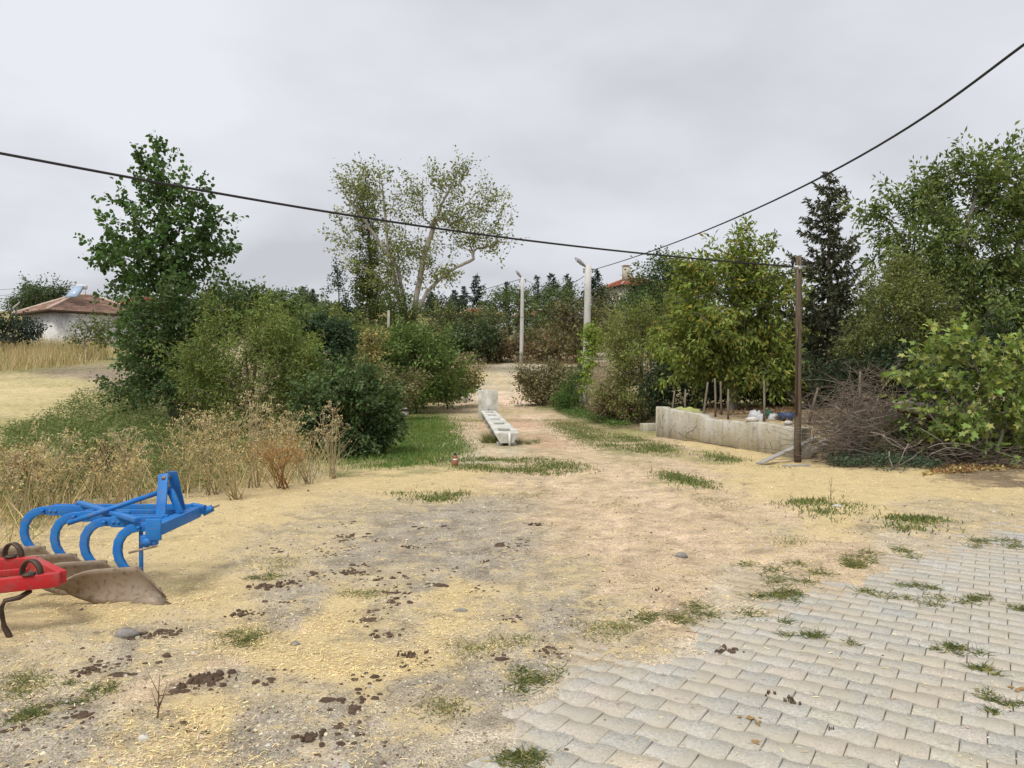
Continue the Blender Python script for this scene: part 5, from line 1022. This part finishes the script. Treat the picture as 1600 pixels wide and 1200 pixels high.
# split hollow log on the heap
M['log_in'] = plain_mat('red_rotten_wood', (.22, .10, .05), (.10, .055, .035), 8, .9, .6, .02); la, lb = P(1404, 634, 14.6), P(1492, 656, 14.2); lg_ = thing('split_log', 'old split log with pale bark and red-brown inside, lying under the fig', 'log', tuple(A3(*((la + lb) / 2))))
ld = unit(lb - la); l1 = unit(np.cross(ld, A3(0, 0, 1))); l2_ = np.cross(l1, ld)
def halfpipe(r, a0, a1, s0_=0.0, s1_=1.0, jag=.0):
    v = []; f = []; n, mm = 14, 10
    for i_ in range(n + 1):
        t = s0_ + (s1_ - s0_) * i_ / n; p_ = la + (lb - la) * t
        for j in range(mm + 1):
            a = a0 + (a1 - a0) * j / mm; rr = r * (1 + .12 * (vnoise(t * 9, a * 2) - .5)); v.append(p_ + l1 * math.cos(a) * rr + l2_ * math.sin(a) * rr + ld * rb.normal(0, jag))
    for i_ in range(n):
        for j in range(mm): a = i_ * (mm + 1) + j; f.append((a, a + 1, a + mm + 2, a + mm + 1))
    return MB().add(v, f)
o = halfpipe(.135, -.5, 2.6, -.02, 1.0, .01).build('bark_shell', M['bark_pale'], lg_, smooth=True); o.modifiers.new('thick', 'SOLIDIFY').thickness = .015
halfpipe(.115, -2.6, .9, .0, .97).build('inner_wood', M['log_in'], lg_, smooth=True).modifiers.new('thick', 'SOLIDIFY').thickness = .012
for t in (.15, .8): p_ = la + (lb - la) * t; MB().tube([on(p_[0], p_[1], -.05), p_ - A3(0, 0, .10)], .05, 6).build('prop', M['bark'], lg_)
# low green weeds at the foot of the heap
def weed_mass(name, label, cat, pts_px, n, color, L, hmax, seed, mat='leaf_dull', aspect=.4, kind='stuff', alt=None, altp=0.0, up=.8, tm=LEAF_T):
    r = np.random.default_rng(seed); poly = np.array([G(a, b_)[:2] for a, b_ in pts_px]); lo, hi = poly.min(0), poly.max(0); got = []
    while sum(map(len, got)) < n:
        c_ = lo + r.random((n * 2, 2)) * (hi - lo); c_ = c_[inside(poly, c_[:, 0], c_[:, 1])]; m_ = fbm(c_[:, 0], c_[:, 1], 1.3, 3, seed) + r.normal(0, .10, len(c_)) > .47; got.append(c_[m_])
        if len(got) > 40: break
    c_ = np.concatenate(got)[:n]; hh = hmax * (.35 + 1.0 * fbm(c_[:, 0], c_[:, 1], 1.1, 2, seed + 5)) * r.random(len(c_)) ** .8; pos = np.stack([c_[:, 0], c_[:, 1], terr(c_[:, 0], c_[:, 1]) + hh], 1); k = len(pos)
    ax = r.normal(0, 1, (k, 3)); ax[:, 2] = np.abs(ax[:, 2]) * .6; nr = r.normal(0, .5, (k, 3)) + A3(0, 0, up); Ls = L * r.uniform(.6, 1.4, k); mb_ = MB(); scatter(mb_, tm, pos, ax, nr, Ls, Ls * aspect, shade(r, k, color, .35, alt, altp))
    o = mb_.build(name, M[mat], loc=tuple(A3(*pos.mean(0)))); return tag(o, label, cat, kind=kind)
weed_mass('ground_ivy', 'low bluish-green creeping weeds at the foot of the brush heap', 'weeds', [(1285,715),(1300,732),(1420,742),(1480,738),(1430,716),(1340,705)], 3600, (.060, .085, .055), .06, .24, 91)
weed_mass('fallen_leaves', 'fallen dry leaves scattered under the fig', 'leaves', [(1440,745),(1600,735),(1640,720),(1480,718)], 1500, (.22, .12, .06), .07, .05, 92, alt=(.36, .30, .13), altp=.35)
weed_mass('green_weeds', 'low green weeds on the bank behind the dry grass at left', 'weeds', [(10,690),(110,640),(200,618),(330,640),(400,690),(400,752),(330,775),(200,790),(60,815),(-40,830)], 34000, (.10, .135, .05), .085, .70, 93, aspect=.3, alt=(.14, .15, .06), altp=.3)
weed_mass('bank_weeds', 'mixed dull weeds under the left hedge', 'weeds', [(300,640),(480,640),(510,700),(460,745),(330,745),(280,700)], 13000, (.13, .14, .055), .09, .85, 94, aspect=.25, alt=(.26, .20, .09), altp=.4)
weed_mass('verge_weeds', 'low green weeds on the right verge by the lamp pole', 'weeds', [(860,640),(905,636),(990,668),(960,672),(890,652)], 3600, (.075, .12, .035), .09, .22, 95, aspect=.3)
weed_mass('hedge_foot_weeds', 'dry and green weeds along the foot of the hedge left of the far track', 'weeds', [(600,645),(680,632),(735,606),(748,596),(735,585),(640,605)], 7000, (.16, .155, .065), .13, .75, 97, aspect=.25, alt=(.34, .26, .13), altp=.5)
weed_mass('shrub_foot_weeds', 'dull weeds along the foot of the shrubs right of the far track', 'weeds', [(806,598),(825,625),(870,640),(905,638),(905,620),(840,592)], 5000, (.15, .14, .065), .12, .65, 98, aspect=.25, alt=(.28, .20, .11), altp=.4)
weed_mass('leaf_litter', 'brown dead leaves and twigs on the garden bed behind the wall', 'leaf litter', [(1100,646),(1240,660),(1250,640),(1110,632)], 2600, (.16, .10, .06), .07, .08, 96, alt=(.28, .2, .12), altp=.3)

# ------------------------------------------------------------------ grasses
def blades(mb, r, xy, L, W, color, lean=.35, var=.3, alt=None, altp=0.0, tm=BLADE_T):
    k = len(xy); pos = np.stack([xy[:, 0], xy[:, 1], np.where(xy[:, 1] < 24, gz(xy), terr(xy[:, 0], xy[:, 1]))], 1)
    ax = np.stack([r.normal(0, lean, k), r.normal(0, lean, k), np.ones(k)], 1); nr = r.normal(0, 1, (k, 3)); nr[:, 2] = 0; scatter(mb, tm, pos, ax, nr, L, W, shade(r, k, color, var, alt, altp)); return mb
def patch(poly_px, n, r, seed, thr=.45, sharp=.08):
    poly = np.array([G(a, b_)[:2] for a, b_ in poly_px]); lo, hi = poly.min(0), poly.max(0); got = []; tot = 0
    for _ in range(40):
        c_ = lo + r.random((n * 2, 2)) * (hi - lo); c_ = c_[inside(poly, c_[:, 0], c_[:, 1])]; m_ = fbm(c_[:, 0], c_[:, 1], 1.6, 3, seed) + r.normal(0, sharp, len(c_)) > thr; got.append(c_[m_]); tot += m_.sum()
        if tot >= n: break
    c_ = np.concatenate(got)[:n]; return c_ + r.normal(0, 1, c_.shape) * (.012 * c_[:, 1:2])
rg = np.random.default_rng(101)
lawn = MB(); xy = patch([(540,735),(560,715),(620,680),(625,655),(650,640),(690,650),(720,690),(730,712),(690,724),(620,732)], 19000, rg, 4, .36); blades(lawn, rg, xy, rg.uniform(.03, .13, len(xy)), .013, (.085, .14, .034), .55, alt=(.28, .25, .10), altp=.06)
tag(lawn.build('green_grass', M['leaf_dull'], loc=(-2.6, 17.5, 0)), 'bright green grass patch between the bramble bush and the trough', 'grass', kind='stuff')
strip = MB()
for poly, n, thr in (([(700,722),(760,716),(860,720),(935,735),(900,742),(780,738),(720,734)], 4200, .44), ([(850,655),(900,662),(960,688),(975,704),(930,700),(880,674)], 6500, .36), ([(950,676),(1040,698),(1050,714),(1000,708)], 3600, .42), ([(1030,735),(1090,750),(1120,765),(1070,765)], 1500, .46), ([(1100,706),(1160,722),(1120,724)], 700, .46), ([(1230,790),(1300,780),(1370,800),(1300,815)], 800, .5), ([(620,770),(720,772),(700,784),(640,782)], 700, .5), ([(560,690),(740,645),(745,665),(700,680)], 2200, .46), ([(1380,812),(1470,815),(1480,835),(1400,832)], 900, .45)):
    xy = patch(poly, n, rg, n % 17, thr); blades(strip, rg, xy, rg.uniform(.02, .075, len(xy)), .012, (.095, .125, .042), .6, alt=(.30, .25, .10), altp=.12)
for poly, n in (([(330,990),(420,985),(420,1015),(340,1015)], 500), ([(700,1020),(800,1000),(840,1010),(720,1035)], 500), ([(900,980),(1000,985),(960,1005),(890,1000)], 600), ([(380,870),(470,880),(440,900)], 300), ([(640,1090),(720,1110),(700,1140)], 300), ([(540,930),(640,935),(620,950)], 300), ([(1090,770),(1180,785),(1160,800),(1100,790)], 400), ([(880,780),(1000,790),(960,800)], 300), ([(1150,850),(1250,845),(1230,858)], 300), ([(760,775),(860,770),(840,785)], 400), ([(1200,720),(1240,740),(1180,735)], 400), ([(20,1060),(160,1080),(120,1130),(10,1140)], 700)):
    xy = patch(poly, n, rg, n % 13, .46); blades(strip, rg, xy, rg.uniform(.012, .04, len(xy)), .005, (.14, .155, .065), 1.2, alt=(.30, .25, .12), altp=.3)
tag(strip.build('thin_grass', M['leaf_dull'], loc=(0, 16, 0)), 'thin worn grass strips growing along and across the track', 'grass', kind='stuff')
dryg = MB()
for poly, n, L0, L1, w in [([(-60,900),(60,850),(190,790),(330,772),(470,760),(530,742),(500,715),(420,722),(300,750),(180,765),(60,775),(-60,785)], 2900, .2, .8, .0075)]:
    xy = patch(poly, n, rg, 6, .40, .12); L = rg.uniform(L0, L1, len(xy)) * (.55 + .8 * fbm(xy[:, 0], xy[:, 1], .9, 2, 50)); blades(dryg, rg, xy, L, w, (.46, .375, .22), .5, .4, alt=(.16, .17, .07), altp=.35)
k = 1600; xy = patch([(-60,880),(190,790),(330,772),(470,760),(530,742),(500,720),(300,735),(-60,765)], k, rg, 6, .40, .12); k = len(xy)
pos = np.stack([xy[:, 0] + rg.normal(0, .05, k), xy[:, 1], terr(xy[:, 0], xy[:, 1]) + rg.uniform(.15, .65, k) * (.5 + .8 * fbm(xy[:, 0], xy[:, 1], .9, 2, 50))], 1); ax = rg.normal(0, .6, (k, 3)); ax[:, 2] += .6
scatter(dryg, LEAF_T, pos, ax, rg.normal(0, 1, (k, 3)), rg.uniform(.03, .07, k), .014, shade(rg, k, (.43, .325, .17), .35, (.20, .10, .06), .18))
tag(dryg.build('dry_grass', M['dry'], loc=(-4.5, 10, 0)), 'tall dry straw-coloured grass behind the plough along the left bank', 'grass', kind='stuff')
fieldg = MB(); xy = patch([(-40,585),(110,575),(170,560),(150,545),(60,545),(-40,540)], 8000, rg, 9, .30); blades(fieldg, rg, xy, rg.uniform(.5, 1.3, len(xy)), .026, (.38, .30, .175), .18, alt=(.20, .19, .08), altp=.2)
tag(fieldg.build('dry_field_grass', M['dry'], loc=(-32, 44, 2)), 'tall dry grass strip before the white house', 'grass', kind='stuff')
far_g = MB()
for poly, n in (([(700,610),(745,580),(758,572),(740,566),(690,590)], 1200), ([(830,571),(905,571),(905,560),(800,562)], 1200)):
    xy = patch(poly, n, rg, 12, .35); blades(far_g, rg, xy, rg.uniform(.15, .6, len(xy)), .02, (.33, .25, .13), .3, alt=(.17, .15, .07), altp=.35)
tag(far_g.build('dry_verge_grass', M['dry'], loc=(-2, 45, 1)), 'dry yellowish grass fringing the far end of the track', 'grass', kind='stuff')
# tall dead weed plants: stalks with flat seed heads
def dead_weed(label, px_, py_, top, spread, seed, color=(.43, .355, .22), n=9):
    r = np.random.default_rng(seed); p0 = G(px_, py_); d_ = p0[1]; H = P(px_, top, d_)[2] - p0[2]; root = thing('dead_weed', label, 'weed', tuple(p0), 'tall dead weeds on the left bank'); stk = MB(); hd = MB()
    for k in range(n):
        tp = p0 + A3(r.normal(0, spread), r.normal(0, spread), H * r.uniform(.7, 1.0)); mid = p0 * .5 + tp * .5 + A3(r.normal(0, .05), r.normal(0, .05), .08); b0 = p0 + r.normal(0, .05, 3) * A3(1, 1, 0); ts = np.linspace(0, 1, 7)[:, None]
        pts = b0 * (1 - ts) ** 2 + mid * 2 * ts * (1 - ts) + tp * ts ** 2; stk.tube(pts, np.linspace(.0075, .003, 7), 4, color)
        for q_ in range(8):
            s_ = pts[r.integers(3, 7)]; e_ = s_ + A3(r.normal(0, .10), r.normal(0, .10), r.uniform(.05, .20)); stk.tube([s_, (s_ + e_) / 2 + A3(0, 0, -.015), e_], [.003, .0025, .002], 3, color)
            m_ = 6; scatter(hd, LEAF_T, e_ + r.normal(0, .022, (m_, 3)) * A3(1, 1, .5), r.normal(0, 1, (m_, 3)) + A3(0, 0, .6), r.normal(0, 1, (m_, 3)), r.uniform(.02, .04, m_), .014, shade(r, m_, np.array(color) * .95, .3))
    stk.build('stalks', M['dry'], root); tag(hd.build('seed_heads', M['dry'], root), kind='stuff')
for a in (('tall dead weed with flat seed heads just left of the plough mast', 205, 790, 675, .16, 1), ('tallest dry umbel weed in the middle of the left bank', 395, 765, 612, .30, 2), ('dry branching weed right of the plough mast', 330, 775, 640, .30, 3), ('slanting dry stalks at the right end of the dry bank', 480, 758, 660, .34, 4),
          ('dry weed at the far left margin behind the cultivator', 30, 830, 690, .22, 5), ('dry pale weed above the rear plough leg', 110, 800, 690, .22, 6), ('thin pale stalks leaning before the bramble bush', 520, 748, 640, .16, 7)): dead_weed(*a)
for k_, (lab, a, b_, t_, s_) in enumerate((('bushy dry weed between the plough mast and the tallest umbel weed', 290, 772, 655, .34), ('straw-pale tangle of stalks right of the tallest umbel weed', 430, 752, 650, .34), ('low dry tangle behind the second plough leg', 75, 812, 720, .30), ('dry pale stalk bundle at the left margin above the cultivator', 5, 800, 700, .30), ('wiry dry weed right behind the plough hitch', 365, 782, 690, .30), ('dry stalks behind the plough frame middle', 175, 800, 715, .22), ('fine dry weed spray before the willow shrub', 360, 735, 640, .36))): dead_weed(lab, a, b_, t_, s_, 60 + k_, (.46, .37, .20), 14)
dead_weed('dark brown dock stalk behind the plough stay bar', 150, 780, 705, .12, 8, (.09, .045, .035), 7)
dead_weed('second dark brown dock stalk left of the plough mast', 172, 775, 700, .10, 9, (.08, .04, .03), 6)
dead_weed('reddish dry dock patch above the rear plough leg', 60, 800, 715, .2, 10, (.24, .12, .07), 9)
dead_weed('rusty orange dead weed mound at the end of the dry bank', 440, 765, 690, .34, 11, (.34, .19, .08), 16)
def tuft(label, px_, py_, w_px, n, L, seed, color=(.09, .11, .042), alt=(.30, .25, .10), group='grass tufts in the paving joints and yard'):
    r = np.random.default_rng(seed); p0 = G(px_, py_); s_ = w_px / 2 / FPX * p0[1]; sub_ = r.normal(0, .6, (7, 2)) * A3(s_, s_ * .8) * r.uniform(.5, 1.5); xy = p0[:2] + sub_[r.integers(0, 7, n)] + r.normal(0, .22, (n, 2)) * s_; mb_ = MB(); blades(mb_, r, xy, r.uniform(.4, 1.2, n) * L, .005, color, 2.4 if L < .12 else .7, alt=alt, altp=.18)
    root = thing('grass_tuft', label, 'grass tuft', tuple(p0), group); tag(mb_.build('blades', M['leaf_dull'], root), kind='stuff'); return root
for a in (('green grass tuft at the bottom edge on the first paving blocks', 815, 1195, 110, 420, .055, 1), ('leafy tuft on bare gravel just left of the paving corner', 825, 1065, 100, 420, .055, 2), ('flat green tuft alone on pale pavers below the yard edge', 1268, 994, 58, 300, .06, 3), ('wide green patch straddling the paving edge, left of the lone tuft', 1095, 972, 120, 620, .07, 4), ('olive patch at the paving edge right of the sandy strip', 1230, 900, 110, 520, .075, 5),
          ('green patch below the olive one on the paving edge', 1225, 935, 100, 460, .07, 6), ('long green tuft row where the paving meets straw', 1335, 885, 70, 380, .075, 7), ('thin green row continuing right of the paving edge row', 1400, 873, 80, 360, .07, 8), ('wide olive patch among the right middle pavers', 1458, 940, 90, 420, .06, 9), ('small dark tuft right of the wide olive paver patch', 1533, 937, 42, 200, .05, 10), ('dark tuft at the right picture edge on the pavers', 1590, 955, 50, 200, .05, 11),
          ('dense dark tuft among the lower right pavers', 1496, 1019, 58, 300, .06, 12), ('tiny upright tuft below the dense dark paver tuft', 1530, 1050, 24, 130, .07, 13), ('flat dark straggly tuft near the right lower corner', 1556, 1101, 60, 260, .05, 14), ('small green tuft above the wide olive paver patch', 1452, 922, 40, 180, .05, 15), ('wide dark green patch on the pavers at upper right', 1560, 852, 90, 460, .07, 16), ('grass clump against the left side of the trough', 770, 692, 34, 700, .30, 17), ('short grass at the right foot of the trough end', 818, 694, 26, 420, .16, 18),
          ('faint green tuft patch on the straw left of centre', 375, 1000, 70, 260, .05, 19), ('small tuft on bare ground at lower left', 45, 1125, 60, 260, .05, 20), ('sparse green tuft patch near the bottom left corner', 140, 1095, 80, 260, .045, 21), ('low tuft beside the scattered dung in mid yard', 410, 905, 50, 200, .05, 22)): tuft(*a)
# dry seedlings
def sprig(label, px_, py_, top, seed):
    p0 = G(px_, py_); r = np.random.default_rng(seed); tp = P(px_ + 3, top, p0[1]); mb_ = MB(); ts = np.linspace(0, 1, 6)[:, None]; pts = p0 * (1 - ts) + tp * ts + r.normal(0, .006, (6, 3)) * ts; mb_.tube(pts, np.linspace(.006, .002, 6), 5, (.16, .11, .07))
    for k in range(7): s_ = pts[r.integers(1, 6)]; mb_.tube([s_, s_ + A3(r.normal(0, .05), r.normal(0, .04), r.uniform(.03, .12))], [.003, .0015], 4, (.18, .12, .08))
    tag(mb_.build('dry_sprig', M['twig'], loc=tuple(p0)), label, 'twig')
sprig('upright dry seedling on the straw below the brush heap', 1297, 795, 752, 1); sprig('tiny dry seedling standing in the near gravel at left', 244, 1132, 1088, 2)
rock('stone', G(1304, 795) + A3(.04, 0, .02), .07, .06, .03, 11, 'white_stone', 'white stone at the foot of the dry seedling', 'stone'); rock('stone', G(197, 998) + A3(0, 0, .02), .075, .05, .035, 12, 'grey_stone', 'flat grey stone on the straw below the plough', 'stone')
rock('stone', G(222, 1164) + A3(0, 0, .012), .025, .02, .02, 13, 'white_stone', 'small white stone near the bottom left edge', 'stone'); rock('stone', G(810, 634) + A3(0, 0, .05), .22, .16, .10, 14, 'white_stone', 'pale stone on the right side of the track by the shrubs', 'stone')
rock('stone', G(1066, 872) + A3(0, 0, .015), .06, .05, .03, 15, 'grey_stone', 'grey stone in the middle of the tan yard', 'stone'); rock('stone', G(460, 1012) + A3(0, 0, .012), .03, .03, .02, 16, 'grey_stone', 'blue-grey pebble left of the dung clump', 'stone'); rock('stone', G(720, 958) + A3(0, 0, .01), .05, .03, .018, 17, 'grey_stone', 'buff stone near the middle of the yard', 'stone')

# ------------------------------------------------------------------ dung and dark clods
M['dung'] = plain_mat('dark_dung', (.065, .042, .028), (.13, .09, .06), 26, .95, .8, .012, fine=90); M['tan_stain'] = plain_mat('tan_leaf', (.36, .22, .09), (.26, .16, .07), 20, .9, .3, .003)
def dung(label, px_, py_, w_px, n, hgt0, seed, mat='dung'):
    n = int(n * 1.25)
    r = np.random.default_rng(seed); p0 = G(px_, py_); p0[2] = float(gz(p0[None, :2])[0]); s_ = w_px / 2 / FPX * p0[1]; mb_ = MB()
    for k in range(n):
        a = r.normal(0, .45, 2) * A3(s_, s_ * .8); q_ = r.uniform(.05, .21) * s_; hgt = hgt0 * r.uniform(.3, .9); zz = p0[2] + .006; v = []; f = []; ns_ = 7
        for i_, (rr, hz) in enumerate(((1.0, -.5), (.85, .35), (.45, .85))):
            for j in range(ns_): th = 2 * math.pi * j / ns_; kk = r.uniform(.75, 1.25); v.append((p0[0] + a[0] + math.cos(th) * q_ * rr * kk, p0[1] + a[1] + math.sin(th) * q_ * rr * kk, zz + hgt * hz * r.uniform(.6, 1.3)))
        v.append((p0[0] + a[0], p0[1] + a[1], zz + hgt * r.uniform(.8, 1.2)))
        for i_ in range(2):
            for j in range(ns_): f.append((i_ * ns_ + j, i_ * ns_ + (j + 1) % ns_, (i_ + 1) * ns_ + (j + 1) % ns_, (i_ + 1) * ns_ + j))
        f += [(2 * ns_ + j, 2 * ns_ + (j + 1) % ns_, 3 * ns_) for j in range(ns_)]; mb_.add(v, f)
    root = thing('dung_clump', label, 'dung', tuple(p0), 'dung clumps lying about the yard'); tag(mb_.build('lumps', M[mat], root), kind='stuff'); return root
for a in (('largest crumbly dung patch on the straw at lower left', 320, 1072, 74, 46, .022, 1), ('compact dark dung lump in the lower middle of the yard', 641, 1034, 40, 16, .022, 2), ('long thin reddish dung streak near the bottom edge', 482, 1160, 58, 20, .012, 3), ('dung crumbs left of the largest dung patch', 142, 1054, 46, 16, .010, 4), ('dung row in front of the plough, left part', 250, 993, 60, 22, .014, 5), ('dung pair below the plough share tip, right part', 375, 962, 44, 16, .015, 6), ('dark dung near the plough share, upper row', 410, 922, 46, 18, .018, 7),
          ('dung at the right end of the upper row', 450, 916, 40, 14, .016, 8), ('dark crumbs on the grey gravel left of centre', 545, 899, 48, 14, .010, 9), ('dark clod in the gravel centre', 838, 822, 40, 10, .012, 10), ('small dark clod above the yard middle', 760, 882, 22, 7, .012, 11), ('small dark clods beside the lower right gravel', 850, 1023, 34, 9, .010, 12), ('dark clod on tan ground right of centre', 1028, 929, 14, 4, .016, 13),
          ('reddish dung smear on the near edge of the paving', 1135, 1021, 50, 14, .010, 14), ('dark brown dung lump on the pavers, left of a pair', 1204, 1090, 22, 5, .020, 15), ('larger dark brown dung lump on the pavers, right of a pair', 1239, 1101, 32, 7, .020, 16), ('small brown lump on the pavers below the dung pair', 1301, 1146, 16, 4, .012, 17), ('tiny dark lump left of the dung pair on the pavers', 1188, 1114, 12, 3, .010, 18), ('dark clod pair on the far gravel', 688, 826, 24, 6, .010, 19), ('dark clod at left of the grey gravel', 640, 858, 30, 8, .010, 20),
          ('broken dark clods on the straw in the lower centre', 600, 1000, 46, 12, .010, 21), ('dark crumbs scattered above the plough dung row', 545, 840, 60, 16, .010, 22)): dung(*a)
crumbs = MB(); rc = np.random.default_rng(303)
for path, wd_, n in (([(600,800),(520,850),(440,920),(360,965),(230,1000),(120,1060)], .22, 200), ([(700,815),(640,860),(560,900)], .3, 40), ([(840,820),(780,880),(700,910)], .3, 60), ([(900,970),(840,1020),(640,1035)], .2, 50), ([(330,1070),(480,1090),(560,1140)], .25, 60), ([(560,940),(640,990),(720,960)], .25, 50), ([(300,1080),(200,1100),(60,1120)], .22, 50)):
    pp = np.array([G(a, b_)[:2] for a, b_ in path]); tt = np.clip(np.repeat(rc.random(n // 10), 10) + rc.normal(0, .01, n), 0, .999) * (len(pp) - 1); i0 = tt.astype(int); fr_ = (tt - i0)[:, None]; q2 = pp[i0] * (1 - fr_) + pp[i0 + 1] * fr_ + rc.normal(0, wd_ * .25, (n, 2)) + np.repeat(rc.normal(0, wd_ * .8, (n // 10, 2)), 10, 0)
    zz2 = gz(q2)
    for (x_, y_), z0_ in zip(q2, zz2):
        z_ = z0_ + .004; s_ = math.exp(rc.normal(math.log(.0115), .5)); ns_ = 6; th = np.arange(ns_) * 2 * math.pi / ns_ + rc.random(); k1 = rc.uniform(.6, 1.4, ns_); hz = s_ * rc.uniform(.1, .3)
        ring = np.stack([x_ + np.cos(th) * s_ * k1 * 1.3, y_ + np.sin(th) * s_ * k1, np.full(ns_, z_ - .012)], 1); top_ = np.stack([x_ + np.cos(th) * s_ * k1 * .8, y_ + np.sin(th) * s_ * k1 * .6, z_ + hz * rc.uniform(.7, 1.3, ns_)], 1)
        crumbs.add(np.vstack([ring, top_]), [(j, (j + 1) % ns_, ns_ + (j + 1) % ns_, ns_ + j) for j in range(ns_)] + [tuple(range(ns_, 2 * ns_))])
tag(crumbs.build('dung_crumbs', M['dung'], loc=(-1.5, 7, 0)), 'dark dung crumbs trailing across the yard from the plough', 'dung', kind='stuff')
dung('flat tan leaf stain on the pavers below the dung pair', 1178, 1131, 42, 10, .003, 31, 'tan_stain'); dung('second flat tan leaf stain near the bottom of the paving', 1181, 1167, 28, 8, .003, 32, 'tan_stain'); dung('orange-brown leaf patch at the right edge of the paving', 1592, 1082, 40, 10, .004, 33, 'tan_stain')

# ------------------------------------------------------------------ litter: straw, pebbles, crumbs
rs = np.random.default_rng(202)
def litter_xy(n, dmin, dmax):
    d_ = 1 / (1 / dmax + rs.random(n) * (1 / dmin - 1 / dmax)); d_ = np.where(rs.random(n) < .45, dmin + (dmax - dmin) * rs.random(n), d_); return np.stack([rs.uniform(-.72, .72, n) * d_, d_], 1)
xy = litter_xy(230000, 2.7, 17); _, sw, gr_, gv = ground_mix(xy[:, 0], xy[:, 1]); pav = paved_drop(xy[:, 0], xy[:, 1]); cl_ = fbm(xy[:, 0], xy[:, 1], 2.6, 3, 70)
keep = rs.random(len(xy)) < np.clip((sw * 1.1) * (.05 + 2.4 * (cl_ - .33)) * np.where(pav > .5, .10, 1), .0, 1); xy = xy[keep]; k = len(xy)
pos = np.stack([xy[:, 0], xy[:, 1], gz(xy) + rs.uniform(.002, .012, k)], 1); th = rs.uniform(0, 2 * math.pi, k); ax = np.stack([np.cos(th), np.sin(th), rs.normal(0, .14, k)], 1); nr = np.stack([rs.normal(0, .25, k), rs.normal(0, .25, k), np.ones(k)], 1)
lit = MB(); scatter(lit, STRAW_T, pos, ax, nr, rs.uniform(.008, .034, k), rs.uniform(.0014, .0032, k) * (1 + xy[:, 1] / 9), shade(rs, k, (.66, .55, .32), .25, (.42, .31, .17), .35))
tag(lit.build('straw_litter', M['dry'], loc=(0, 6, 0)), 'loose chopped straw scattered over the yard', 'straw', kind='stuff')
xy = litter_xy(60000, 2.7, 15); _, sw, gr_, gv = ground_mix(xy[:, 0], xy[:, 1]); pav = paved_drop(xy[:, 0], xy[:, 1]); keep = rs.random(len(xy)) < np.clip(gv * .38 + .05, 0, 1) * np.where(pav > .45, .03, 1); xy = xy[keep]; k = len(xy)
PEB_T = np.array([(1, 0, 0), (0, 1, 0), (-1, 0, 0), (0, -1, 0), (0, 0, .8), (.55, .5, .45), (-.5, .6, .4)], float); PEB_F = np.array([(0, 5, 4), (5, 1, 6), (5, 6, 4), (0, 1, 5), (6, 2, 4), (1, 2, 6), (2, 3, 4), (3, 0, 4)])
sz = np.exp(rs.normal(math.log(.0040), .42, k)) * (1 + xy[:, 1] / 14); th = rs.uniform(0, 2 * math.pi, k); R = np.stack([np.stack([np.cos(th), -np.sin(th), 0 * th], 1), np.stack([np.sin(th), np.cos(th), 0 * th], 1), np.tile(A3(0, 0, 1), (k, 1))], 1)
v = np.einsum('kij,vj->kvi', R, PEB_T) * (sz[:, None, None] * rs.uniform(.6, 1.3, (k, 1, 3))) + np.stack([xy[:, 0], xy[:, 1], gz(xy)], 1)[:, None, :]; dark = rs.random(k) < .35
cc = shade(rs, k, (.33, .29, .235), .3, (.40, .36, .30), .05); cc[dark] = shade(rs, dark.sum(), (.085, .058, .04), .4); M['pebble'] = attr_mat('pebble', .9, .2, 60)
tag(MB().add(v.reshape(-1, 3), (PEB_F[None] + (np.arange(k) * 7)[:, None, None]).reshape(-1, 3), np.repeat(cc, 7, 0)).build('gravel', M['pebble'], loc=(0, 6, 0)), 'small pebbles and dark crumbs strewn over the yard', 'gravel', kind='stuff')
